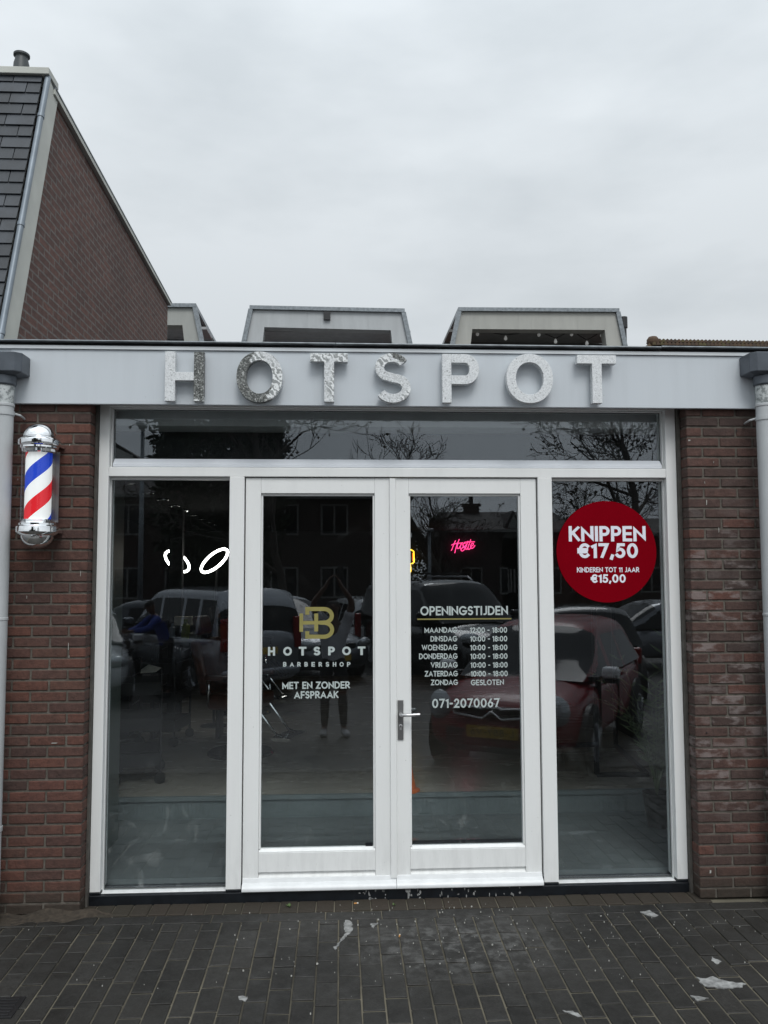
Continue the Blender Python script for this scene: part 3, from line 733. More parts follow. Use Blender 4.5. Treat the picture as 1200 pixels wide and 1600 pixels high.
# red, white, blue, white in equal bands
c = ramp(t, ph, [(0, (.68, .004, .012)), (.25, (.86, .87, .86)), (.5, (.003, .045, .50)), (.75, (.86, .87, .86))], 'CONSTANT')
t.links.new(c, b.inputs['Base Color']); t.links.new(c, b.inputs['Emission Color']); sv(b, Roughness=.5, Emission_Strength=.42)
mb = MB(); mb.lathe([(r*.74, z(815)), (r*.74, z(704))], (pxc, YP, 0), 48); cyl = mb.build('striped_cylinder', m, pole, smooth=True, auto=40)
M['acrylic'] = glass_mat('clear_acrylic', .03, (.93, .94, .94), dirt=False)
lath('glass_tube', [(r*.97, z(816)), (r*.97, z(702))], 'acrylic')
mb = MB()
mb.box(pxc-r*.95, pxc+r*1.0, YP+.055, YP+.06, z(815), z(704)); mb.build('back_plate', plain('grey_back_plate', (.16, .15, .15), .35, .4), pole)
for zz in (692, 828):
    mb = MB(); mb.box(pxc-r*1.0, pxc+r*1.0, YP+.02, -.131, z(zz)-.016, z(zz)+.016); mb.build('wall_bracket', 'chrome', pole, bevel=.004)

# ================================================================== DOWNPIPES
def pipe_mat():
    m, t, b = nt('old_grey_pipe_paint'); co = obco(t)
    base = ramp(t, noise(t, co, 5, 5, .6, (1, 1, .4)), [(.3, (.36, .38, .39)), (.7, (.50, .52, .53))])
    fl = ramp(t, noise(t, co, 60, 3), [(.72, (0, 0, 0)), (.76, (1, 1, 1))])
    base = mixc(t, mixc(t, 1, fl, (.6, .6, .6), 'MULTIPLY'), base, (.12, .12, .115))
    t.links.new(base, b.inputs['Base Color']); sv(b, Roughness=.55); return m
def pipe_top_mat():
    m, t, b = nt('flaking_pipe_paint'); co = obco(t)
    base = ramp(t, noise(t, co, 22, 5, .65), [(.44, (.20, .22, .22)), (.5, (.45, .48, .48)), (.66, (.52, .55, .55)), (.69, (.06, .065, .065))])
    t.links.new(base, b.inputs['Base Color']); sv(b, Roughness=.6); bump(t, b, noise(t, co, 22, 5, .65), .4, .004); return m
M['pipe'] = pipe_mat(); M['pipe_top'] = pipe_top_mat()
def downpipe(xc, sgn, label):
    y = -.245; rad = .052
    th = thing('downpipe', label, 'downpipe', (xc, y, -.01), group='downpipes')
    zs = lambda py: az(600, py, y)
    zj = az(30 if sgn < 0 else 1185, 632, y); zc0 = az(30 if sgn < 0 else 1185, 601, y); zc1 = az(30 if sgn < 0 else 1185, 583, y)
    mb = MB(); mb.tube([(xc, y, -.01), (xc, y, zj)], rad, 28); 
    p = mb.build('pipe', 'pipe', th, smooth=True, auto=40)
    for zz, rr in ((zj-.004, rad+.004), (az(600, 963, y), rad+.003), (az(600, 1285, y), rad+.003)): mb = MB(); mb.lathe([(rr-.003, zz-.012), (rr, zz-.008), (rr, zz+.004), (rr-.003, zz+.007)], (xc, y, 0), 28); mb.build('joint_ring', 'pipe', th, smooth=True, auto=30)
    mb = MB(); mb.tube([(xc, y, zj+.0), (xc, y, zc0+.01)], rad-.001, 28); mb.build('pipe_top', 'pipe_top', th, smooth=True, auto=40)
    mb = MB(); mb.lathe([(rad+.004, zc0-.008), (rad+.009, zc0), (rad+.009, zc1+.004), (rad+.004, zc1+.01)], (xc, y, 0), 28); mb.build('outlet_collar', 'zinc_dark', th, smooth=True, auto=30)
    # hopper: a box with chamfered front corners and a tapered underside
    hw = .112; y0 = y-.085; y1 = -.1705; ch = .034
    ztop = az(30 if sgn < 0 else 1185, 549, y0); zb = az(30 if sgn < 0 else 1185, 579, y0)
    pts = [(xc-hw, y1), (xc+hw, y1), (xc+hw, y0+ch), (xc+hw-ch, y0), (xc-hw+ch, y0), (xc-hw, y0+ch)]
    mb = MB(); n = 6; cy = y
    low = [(xc+(a-xc)*.62, cy+(b_-cy)*.7) for a, b_ in pts]
    vs = [(a, b_, ztop) for a, b_ in pts] + [(a, b_, zb) for a, b_ in pts] + [(a, b_, zb-.016) for a, b_ in low]
    fs = [tuple(range(n))] + [(i, i+n, (i+1) % n+n, (i+1) % n) for i in range(n)] + [(i+n, i+2*n, (i+1) % n+2*n, (i+1) % n+n) for i in range(n)] + [tuple(range(3*n-1, 2*n-1, -1))]
    mb.add(vs, fs); mb.build('rainwater_hopper', 'zinc_dark', th, bevel=.004)
    for zz in (az(600, 650, y), az(600, 1284, y)):
        mb = MB()
        mb.lathe([(rad+.001, zz-.012), (rad+.005, zz-.012), (rad+.005, zz+.012), (rad+.001, zz+.012)], (xc, y, 0), 24)
        if zz > 1.5: mb.tube([(xc-sgn*(rad+.004), y+.01, zz), (xc-sgn*(rad+.028), y+.03, zz-.006), (xc-sgn*(rad+.030), y+.07, zz-.012), (xc-sgn*(rad+.02), -.131, zz-.012)], .0065, 8)
        mb.build('pipe_bracket', 'pipe', th, smooth=True, auto=40)
    return th
downpipe(ax(19.3, 700, -.245)-.052, -1, 'grey downpipe with dark hopper beside the barber pole')
dpr = downpipe(ax(1184.3, 700, -.245)+.052, 1, 'grey downpipe with dark hopper right of the red price sticker, green sticker on it')
gs = thing('green_sticker', 'small dark green sticker wrapped on the right downpipe', 'sticker', tuple(at(1199, 1178, -.3)))
mb = MB(); xc = ax(1184.3, 700, -.245)+.052; vs = []
for zz in (az(1199, 1161, -.3), az(1199, 1168, -.3), az(1199, 1177, -.3)):
    for a in range(0, 9): an = R(-155+a*10+(0 if zz == az(1199, 1161, -.3) else -6)); vs.append((xc+.0535*math.cos(an), -.245+.0535*math.sin(an), zz-(a*.0007)))
mb.add(vs, [(r_*9+i, r_*9+i+1, (r_+1)*9+i+1, (r_+1)*9+i) for r_ in (0, 1) for i in range(8)])
mb.build('sticker_film', plain('green_film', (.03, .10, .03), .4, 0, .2, 30), gs)

# ================================================================== GROUND
SL = Matrix.Rotation(math.atan(.02), 4, 'X')       # the gentle fall of the pavement, away from the shop
m, t, b = nt('old_concrete_pavers'); co = obco(t); rr = island(t)
base = ramp(t, rr, [(0, (.0095, .0092, .0086)), (.5, (.0135, .013, .012)), (1, (.021, .0202, .019))])
base = mixc(t, 1, base, ramp(t, noise(t, co, 85, 5, .85), [(.36, (.35, .35, .35)), (.64, (2.1, 2.08, 2.0))]), 'MULTIPLY')
base = mixc(t, ramp(t, noise(t, co, 1.3, 4), [(.42, (0, 0, 0)), (.7, (.55, .55, .55))]), base, (.040, .038, .034))
base = mixc(t, ramp(t, noise(t, co, 9, 6, .7), [(.42, (0, 0, 0)), (.62, (.5, .5, .5))]), base, (.033, .032, .030))
sx = t.nodes.new('ShaderNodeSeparateXYZ'); t.links.new(co, sx.inputs[0])
# dried plaster wash: pale cloud in front of the right door and lighter specks all over
gx = mth(t, 'POWER', mth(t, 'DIVIDE', mth(t, 'SUBTRACT', sx.outputs[0], .62), .62), 2.0)
gy = mth(t, 'POWER', mth(t, 'DIVIDE', mth(t, 'ADD', sx.outputs[1], .62), .42), 2.0)
zone = ramp(t, mth(t, 'ADD', gx, gy), [(0, (1, 1, 1)), (1.0, (0, 0, 0))])
wash = ramp(t, noise(t, co, 16, 6, .68), [(.47, (0, 0, 0)), (.64, (.52, .52, .52))])
wash = mixc(t, 1, wash, zone, 'MULTIPLY')
base = mixc(t, wash, base, (.17, .17, .165))
sp = ramp(t, noise(t, co, 75, 3, .6), [(.72, (0, 0, 0)), (.78, (.5, .5, .5))])
spz = ramp(t, noise(t, co, 1.1, 2), [(.42, (.15, .15, .15)), (.6, (1, 1, 1))])
base = mixc(t, mixc(t, 1, sp, spz, 'MULTIPLY'), base, (.30, .30, .29))
t.links.new(base, b.inputs['Base Color'])
t.links.new(ramp(t, noise(t, co, 7, 5, .65), [(.35, (.40,)*3), (.65, (.75,)*3)]), b.inputs['Roughness'])
sv(b, Specular_IOR_Level=.34)
bump(t, b, noise(t, co, 200, 4, .7), .5, .004)
M['paver'] = m
M['joint_sand'] = plain('joint_sand', (.10, .09, .066), .95, 0, .85, 1.7, .5)

mb = MB(); xx0, xx1 = -3.9, 4.5
pw, pl, jj = .1075, .2115, .0075
c = 0; x = xx0 + .02
while x < xx1:
    y = -.275 - (pl/2 if c % 2 else 0) - (random.choice((0, .07, -.05)) if c % 5 == 0 else 0)
    a = -.275
    while a > -3.3:
        e_ = y - pl if a < -.28 else (y if c % 2 else y-pl)
        if a - e_ > .03:
            dz = random.uniform(-.0022, .0022); mt = SL @ Matrix.Translation((0, 0, dz)) @ Matrix.Rotation(random.uniform(-.007, .007), 4, 'Y')
            mt = SL @ Matrix.Translation((x+pw/2, (a+e_)/2, dz)) @ Matrix.Rotation(random.uniform(-.010, .010), 4, 'Y') @ Matrix.Rotation(random.uniform(-.006, .006), 4, 'X') @ Matrix.Rotation(random.uniform(-.008, .008), 4, 'Z')
            hw = (pw-jj)/2 + random.uniform(-.0008, .0004); hl = (a-e_-jj-.003)/2
            mb.box(-hw, hw, -hl, hl, -.05, 0, mt)
        a = e_; y = a
    x += pw; c += 1
x = xx0
while x < xx1:                                         # one row laid along the front
    L = .318; mt = SL @ Matrix.Translation((x+L/2, -.222, random.uniform(-.002, .001)))
    mb.box(-L/2+.003, L/2-.003, -.049, .049, -.05, 0, mt); x += L
pav = struct(mb, 'pavement', 'paver', bevel=.003, seg=1)
mb = MB(); x = JL0-.05
while x < JR1+.05:
    mt = SL @ Matrix.Translation((x+.0525, -.09, .001+random.uniform(-.002, .002))) @ Matrix.Rotation(random.uniform(-.02, .02), 4, 'Z')
    mb.box(-.0495, .0495, -.072, .075, -.05, 0, mt); x += .1055
struct(mb, 'brick_border_strip', 'brick_border', bevel=.004, seg=1)
def sheet(x0, x1, y0, y1, dz):
    mb = MB(); ys = [y for y in (y0, -6, y1)] if y0 < -6 < y1 else [y0, y1]
    for a, b_ in zip(ys[:-1], ys[1:]):
        mb.add([(x0, a, gz(a)+dz), (x1, a, gz(a)+dz), (x1, b_, gz(b_)+dz), (x0, b_, gz(b_)+dz)], [(0, 1, 2, 3)])
    return mb
struct(sheet(-4.2, 4.8, -3.35, .2, -.0035), 'joint_sand', 'joint_sand')
M['asphalt'] = plain('damp_asphalt', (.045, .045, .046), .55, 0, .35, 1.3, .3)
mb = MB()
mb.add([(-400, -700, -.14), (400, -700, -.14), (400, -6, -.14), (-400, -6, -.14), (400, 0, -.02), (-400, 0, -.02), (400, 600, -.02), (-400, 600, -.02)], [(0, 1, 2, 3), (3, 2, 4, 5), (5, 4, 6, 7)])
struct(mb, 'ground', plain('wet_ground', (.040, .040, .038), .6, 0, .3, .8, .2))
# paving brick field of the car park
m, t, b = nt('car_park_clinker'); co = obco(t)
bt = t.nodes.new('ShaderNodeTexBrick'); sv(bt, Scale=4.7, Mortar_Size=.02, Color1=(.040, .039, .037, 1), Color2=(.058, .055, .052, 1), Mortar=(.03, .03, .026, 1)); bt.inputs['Row Height'].default_value = .5; bt.inputs['Brick Width'].default_value = 1
t.links.new(co, bt.inputs['Vector'])
t.links.new(mixc(t, ramp(t, noise(t, co, .6, 4), [(.35, (0, 0, 0)), (.7, (.6,)*3)]), bt.outputs['Color'], (.085, .083, .078)), b.inputs['Base Color']); sv(b, Roughness=.5)
M['clinker'] = m
struct(sheet(-40, 40, -24, -3.36, .003), 'car_park', 'clinker')
struct(sheet(-80, 80, -32, -24.2, .003), 'road', 'asphalt')
mb = MB(); mb.box(-80, 80, -24.2, -24.0, -.14, .0); mb.box(-80, 80, -32.2, -32, -.14, .0)
struct(mb, 'kerb', plain('concrete_kerb', (.16, .16, .15), .8), bevel=.01)
struct(sheet(-80, 80, -60, -32.2, .12), 'far_pavement', plain('far_paving', (.07, .068, .062), .8))

# small things lying on the ground
def gp(px, py):                                     # ground point under a pixel
    d = rt_*((px-600)/FPX) - up_*((py-800)/FPX) + f_
    # plane z = .02*y
    k = (CAM.z - .02*CAM.y)/(.02*d.y - d.z); return CAM + d*k
mb = MB(); rg = random.Random(3)
for i in range(240):
    if i < 170: px, py = rg.gauss(790, 190), rg.triangular(1408, 1560, 1418)
    else: px, py = rg.uniform(20, 1190), rg.triangular(1410, 1600, 1440)
    if py < 1407: continue
    p = gp(px, py); s = rg.choice((.0012, .0016, .002, .0025, .003, .0045)) * rg.uniform(.7, 1.2)
    if p.y > -.03 or (p.x < JL0 and p.y > -.15) or (p.x > JR1 and p.y > -.15): continue
    n = rg.choice((4, 5, 6)); a0 = rg.random()*6
    ring = [(p.x+s*rg.uniform(.5, 1.3)*math.cos(a0+2*PI*k/n), p.y+s*rg.uniform(.5, 1.3)*math.sin(a0+2*PI*k/n)) for k in range(n)]
    zt_ = p.z+.004+s*.35
    mb.add([(a, b_, p.z-.002) for a, b_ in ring] + [(a*.75+p.x*.25, b_*.75+p.y*.25, zt_) for a, b_ in ring], [tuple(range(n, 2*n))] + [(k, (k+1) % n, (k+1) % n+n, k+n) for k in range(n)])
setprops(mb.build('paint_flecks', plain('plaster_crumbs', (.36, .36, .33), .8, 0, .3, 30)), 'white plaster crumbs scattered over the dark pavers', 'debris', kind='stuff')
M['plaster'] = plain('dried_plaster', (.24, .243, .238), .9, 0, .55, 26, .5)
def splat(px, py, pts, label, extra=()):
    p0 = gp(px, py); th = thing('plaster_stain', label, 'stain', tuple(p0))
    rs = random.Random(px)
    mb = MB()
    for q in (pts,)+tuple(extra):
        P = [gp(px+a, py+c_) for a, c_ in q]; out = []
        for i in range(len(P)):
            a, b_ = P[i], P[(i+1) % len(P)]; L = (b_-a).length; k = max(1, int(L/.012)); nrm = Vector((-(b_-a).y, (b_-a).x, 0)).normalized()
            for j in range(k): out.append(a+(b_-a)*j/k + nrm*rs.uniform(-.006, .006))
        n = len(out); mb = MB()
        mb.add([(v.x, v.y, .02*v.y+.0022) for v in out] + [(v.x, v.y, .02*v.y-.003) for v in out], [tuple(range(n))] + [(i, (i+1) % n, (i+1) % n+n, i+n) for i in range(n)])
        mb.build('dried_splash', 'plaster', th)
splat(1120, 1535, [(-32, -8), (-18, -6), (-6, -9), (4, -5), (20, 0), (44, 2), (40, 7), (20, 10), (-4, 8), (-20, 6), (-26, 0)], 'largest white plaster splash, near the right downpipe', ([(-8, -40), (8, -32), (0, -28), (-10, -34)], [(-42, 20), (-14, 24), (-30, 30)]))
splat(543, 1458, [(-4, -20), (6, -18), (8, -6), (2, 2), (-8, 12), (-16, 18), (-10, 8), (-2, 0), (-6, -10)], 'curved white plaster smear in front of the left door', ([(36, -14), (48, -16), (40, -6)], [(-22, 22), (-14, 18), (-18, 26)]))
splat(380, 1560, [(-7, -2), (0, -4), (7, 0), (4, 4), (-5, 3)], 'small round white plaster blob left of centre')
splat(1014, 1427, [(-14, -2), (0, -4), (14, 3), (10, 6), (-4, 3)], 'faint plaster smear in front of the right window')
splat(895, 1582, [(-16, -3), (0, -2), (14, 6), (9, 7), (-8, 0)], 'thin plaster smear at the bottom edge, right of centre')
0 and splat(1194, 1427, [(-8, -2), (6, -3), (14, 0), (4, 3)], 'white plaster chip at the foot of the right downpipe')
def butt(px, py, ang, label):
    p = gp(px, py); th = thing('cigarette_butt', label, 'cigarette butt', tuple(p), group='cigarette butts')
    d = Vector((math.cos(ang), math.sin(ang), 0)); q = p + Vector((0, 0, .005))
    mb = MB(); mb.tube([q, q+d*.018], .0038, 8); mb.build('filter', plain('butt_filter', (.50, .24, .07), .8), th)
    mb = MB(); mb.tube([q+d*.0181, q+d*.026], .0038, 8); mb.build('paper', plain('butt_paper', (.6, .58, .54), .8), th)
butt(553, 1413, .15, 'orange cigarette butt on the red border bricks by the left door'); butt(624, 1465, 1.4, 'upright looking cigarette butt on the dark pavers by the door gap')
# sand heap along the left pier
mb = MB(); rs = random.Random(5); P0 = []
nx, ny = 60, 14
for j in range(ny):
    for i in range(nx):
        u = i/(nx-1); v = j/(ny-1); x = -3.0+u*1.72; wmax = .07+.11*max(0, math.sin(u*2.6+.7)) + .02*math.sin(u*31) + .012*math.sin(u*83)
        if u > .9: wmax *= .6
        y = -.128 - v*wmax; h = (1-v)**1.4*(.022+.012*math.sin(u*17)+.010*math.sin(u*41+1)) * (1 if u < .93 else (1-u)/.07) + rs.uniform(-.002, .002)
        mb.v.append((x, y, .02*y + h - .003*(v > .9)))
mb.f = [(j*nx+i, j*nx+i+1, (j+1)*nx+i+1, (j+1)*nx+i) for j in range(ny-1) for i in range(nx-1)]; mb.m = [0]*len(mb.f)
setprops(mb.build('sand', plain('brown_sand', (.046, .036, .026), .95, 0, .5, 40, 1.0), smooth=True), 'brown sand drifted along the foot of the left pier', 'sand', kind='stuff')
def weed(px, py, label, s=1):
    p = gp(px, py); th = thing('weed', label, 'plant', tuple(p), group='small weeds'); mb = MB(); rs = random.Random(int(px))
    for i in range(16):
        a = rs.uniform(0, 6.28); l = rs.uniform(.008, .022)*s; up = rs.uniform(.3, 1.2); d = Vector((math.cos(a), math.sin(a), up)).normalized()*l; w = Vector((-math.sin(a), math.cos(a), 0))*l*.22
        mb.add([p+Vector((0, 0, .001)), p+d*.5+w, p+d, p+d*.5-w], [(0, 1, 2, 3)])
    mb.build('leaves', plain('weed_green', (.07, .12, .03), .7, 0, .3), th)
weed(615, 1415, 'tiny green weed between the red border bricks by the door gap'); weed(452, 1417, 'flat green weed on the border bricks below the left door', 1.3)
# manhole corner at lower left
th = thing('access_cover', 'dark metal access cover at the lower left edge', 'cover', tuple(gp(10, 1575)))
mb = MB(); p = gp(12, 1575); mb.box(p.x-.30, p.x+.05, p.y-.09, p.y+.09, .02*p.y-.01, .02*p.y+.006)
for i in range(6): mb.box(p.x-.28, p.x+.03, p.y-.075+i*.027, p.y-.063+i*.027, .02*p.y+.006, .02*p.y+.009)
mb.build('lid', 'blackmetal', th, bevel=.002)
# drips of plaster on the black sill
th = thing('plaster_drips', 'white plaster drips on the black sill under the right door', 'stain', (.4, -.013, .0))
mb = MB(); rs = random.Random(9)
for i in range(46):
    x = rs.triangular(.05, 1.25, .12); z0_ = rs.uniform(.0, .05) if i > 8 else .05; w = rs.uniform(.002, .009); h = rs.uniform(.003, .014)
    pts = [(x+w*math.cos(k)*rs.uniform(.5, 1.2), z0_+h*math.sin(k)*rs.uniform(.5, 1.2)) for k in (0, .9, 1.8, 2.7, 3.6, 4.5, 5.4)]
    n = len(pts); mb = MB(); mb.add([(a, -.0145, b_) for a, b_ in pts] + [(a, -.0118, b_) for a, b_ in pts], [tuple(range(n))]+[(k, (k+1) % n, (k+1) % n+n, k+n) for k in range(n)]); mb.build('drip', 'plaster', th)
mb = MB(); x = ax(638, 1400, -.013)
for a, b_, c_, d_ in ((-.012, .012, .035, .052), (-.004, .005, .0, .036)): mb.box(x+a, x+b_, -.0165, -.0118, c_, d_)
mb.build('drip', 'plaster', th)

# ================================================================== HOUSE WITH THE BRICK GABLE, LEFT
gx_ = -2.12
def gpt(px, py):                                     # point of the gable plane x = gx_
    d = rt_*((px-600)/FPX) - up_*((py-800)/FPX) + f_
    return CAM + d*((gx_-CAM.x)/d.x)
A = gpt(20, 532); B = gpt(86, 160); C = gpt(262, 476); D_ = gpt(262, 534)
A.z -= .4; A.y -= .4*(B.y-A.y)/(B.z-A.z)*1.0; D_.z = A.z; D_.y = C.y
gable = thing('gable_house', 'tall brick gable house with steep slate front and white edge boards', 'house', (gx_, A.y, 0))
m, t, b = nt('gable_brick'); co = obco(t)
mp = t.nodes.new('ShaderNodeMapping'); mp.inputs['Rotation'].default_value = (0, 0, 0)
cb = t.nodes.new('ShaderNodeCombineXYZ'); sx = t.nodes.new('ShaderNodeSeparateXYZ'); t.links.new(co, sx.inputs[0]); t.links.new(sx.outputs[1], cb.inputs[0]); t.links.new(sx.outputs[2], cb.inputs[1])
bt = t.nodes.new('ShaderNodeTexBrick'); sv(bt, Scale=1, Color1=(.090, .048, .040, 1), Color2=(.132, .066, .052, 1), Mortar=(.135, .122, .114, 1)); bt.inputs['Mortar Size'].default_value = .0085; bt.inputs['Brick Width'].default_value = .21; bt.inputs['Row Height'].default_value = .0625; bt.inputs['Bias'].default_value = -.2; bt.inputs['Mortar Smooth'].default_value = .25
t.links.new(cb.outputs[0], bt.inputs['Vector'])
n3 = noise(t, co, 14, 5, .6, (1, 1, 3.0)); n4 = noise(t, co, .9, 3)
c_ = mixc(t, 1, bt.outputs['Color'], ramp(t, n3, [(.3, (.66, .64, .64)), (.7, (1.3, 1.28, 1.26))]), 'MULTIPLY')
c_ = mixc(t, 1, c_, ramp(t, n4, [(.3, (.85,)*3), (.7, (1.12,)*3)]), 'MULTIPLY')
t.links.new(c_, b.inputs['Base Color']); sv(b, Roughness=.85); bump(t, b, bt.outputs['Fac'], -.8, .006)
M['gable_brick'] = m
mb = MB(); mb.prism([(A.y, A.z), (D_.y, D_.z), (C.y, C.z), (B.y, B.z)], lambda u, v, w: (w, u, v), gx_, gx_-.25); mb.build('gable_wall', 'gable_brick', gable)
# lower walls down to the ground
mb = MB(); mb.box(-9, gx_-.70, .35, C.y, -.05, A.z+.3); mb.build('lower_wall', 'gable_brick', gable)
mb = MB(); mb.box(-9, gx_-.26, C.y-.1, C.y, A.z+.3, C.z-.02); mb.build('rear_wall', 'gable_brick', gable)
# top board with shadow gap
fdir = (B-A).normalized(); tdir = (C-B).normalized()
M['board'] = plain('cream_edge_board', (.50, .51, .47), .6, 0, .12, 3)
mb = MB()
up_t = Vector((0, -tdir.z, tdir.y))
b0 = B-tdir*.10; pts3 = [b0+up_t*.0, C+tdir*.04, C+tdir*.04+up_t*.04, b0+up_t*.04]
mb.prism([(p.y, p.z) for p in pts3], lambda u, v, w: (w, u, v), gx_+.035, gx_-.25)
mb.build('verge_board', 'board', gable, bevel=.003)
mb = MB()
pts3 = [b0+up_t*.0415, C+tdir*.06+up_t*.0415, C+tdir*.06+up_t*.052, b0+up_t*.052]
mb.prism([(p.y, p.z) for p in pts3], lambda u, v, w: (w, u, v), gx_+.04, gx_-.3); mb.build('verge_capping', 'zinc', gable)
# edge board that follows the slate slope, standing proud of the brick
n_f = Vector((0, -fdir.z, fdir.y))                   # outward, in the plane of the gable
if n_f.y > 0: n_f = -n_f
wA = .205
mb = MB(); q0, q1 = A-fdir*.3, B+fdir*.02
P = [q0, q1, q1+n_f*wA*.9, q0+n_f*wA]
mb.prism([(p.y, p.z) for p in P], lambda u, v, w: (w, u, v), gx_+.02, gx_-.022); mb.build('edge_board', 'board', gable, bevel=.003)
mb = MB(); s0 = q0+n_f*(wA+.02); s1 = q1+n_f*(wA*.9+.02)
mb.tube([(gx_+.012, s0.y, s0.z), (gx_+.012, s1.y, s1.z)], .021, 12)
for k in (.22, .52, .86):
    p = s0.lerp(s1, k); mb.tube([(gx_+.012, p.y, p.z), (gx_+.012, p.y+fdir.y*.03, p.z+fdir.z*.03)], .025, 12)
mb.build('zinc_edge_roll', plain('blue_grey_zinc', (.17, .20, .23), .45, .3, .2, 6), gable, smooth=True, auto=40)
# slates, each a thin slab on the slope
m, t, b = nt('slate'); co = obco(t)
base = ramp(t, island(t), [(0, (.014, .018, .023)), (1, (.035, .041, .050))])
base = mixc(t, 1, base, ramp(t, noise(t, co, 9, 5, .6, (1, 1, .5)), [(.3, (.7,)*3), (.7, (1.4,)*3)]), 'MULTIPLY')
t.links.new(base, b.inputs['Base Color']); sv(b, Roughness=.42); bump(t, b, noise(t, co, 60, 4), .3, .004); M['slate'] = m
mb = MB(); L = (q1-q0).length; base0 = q0+n_f*(wA*.97); rows_ = int(L/.102); rs = random.Random(2)
for i in range(rows_+1):
    x = gx_-.03; off_ = (.0 if i % 2 else -.115)
    x = gx_-.02; first = True
    while x > -4.3:
        w = .20 + rs.uniform(-.012, .012)
        if first: w = .20 if i % 2 else .10; first = False
        p = base0+fdir*(i*.102); q = p+fdir*.16; t0 = n_f*.016; lift = n_f*(.014+rs.uniform(0, .004))
        a = p+lift; b2 = q+n_f*.001
        vs = [(x-.003, a.y, a.z), (x-w+.003, a.y, a.z), (x-w+.003, b2.y, b2.z), (x-.003, b2.y, b2.z)]
        vs += [(v[0], v[1]+n_f.y*.008, v[2]+n_f.z*.008) for v in vs]
        if i*.102 < L-.05: mb.add(vs, [(0, 3, 2, 1), (4, 5, 6, 7), (0, 1, 5, 4), (1, 2, 6, 5), (2, 3, 7, 6), (3, 0, 4, 7)])
        x -= w
mb.build('slate_roof', 'slate', gable)
mb = MB(); P = [base0, base0+fdir*(L+.0), base0+fdir*L-n_f*.1, base0-n_f*.1]; mb.prism([(p.y, p.z) for p in P], lambda u, v, w: (w, u, v), gx_-.09, -9); mb.build('roof_deck', 'felt', gable)
T = q1+n_f*(wA*.9)
mb = MB(); mb.box(-9, gx_+.03, T.y-.06, T.y+.15, T.z+.005, T.z+.055); mb.build('ridge_capping', 'board', gable, bevel=.004)
mb = MB(); mb.box(-9, gx_-.26, T.y+.15, C.y, C.z-.02, C.z+.03); mb.build('flat_top', 'felt', gable)
# vent pot
d = rt_*((33-600)/FPX) - up_*((120-800)/FPX) + f_; k = (T.y+.25-CAM.y)/d.y; p = CAM+d*k
mb = MB(); kx = k/FPX
prof = [(13*kx, -.10), (13.5*kx, 0), (12.5*kx, 6*kx), (11.6*kx, 20*kx), (9.6*kx, 28*kx), (9.4*kx, 31*kx), (12.2*kx, 33*kx), (12.2*kx, 36*kx), (9*kx, 38*kx)]
mb.lathe(prof, p, 24); mb.build('vent_pot', plain('dark_vent_plastic', (.035, .042, .045), .5), gable, smooth=True, auto=35)

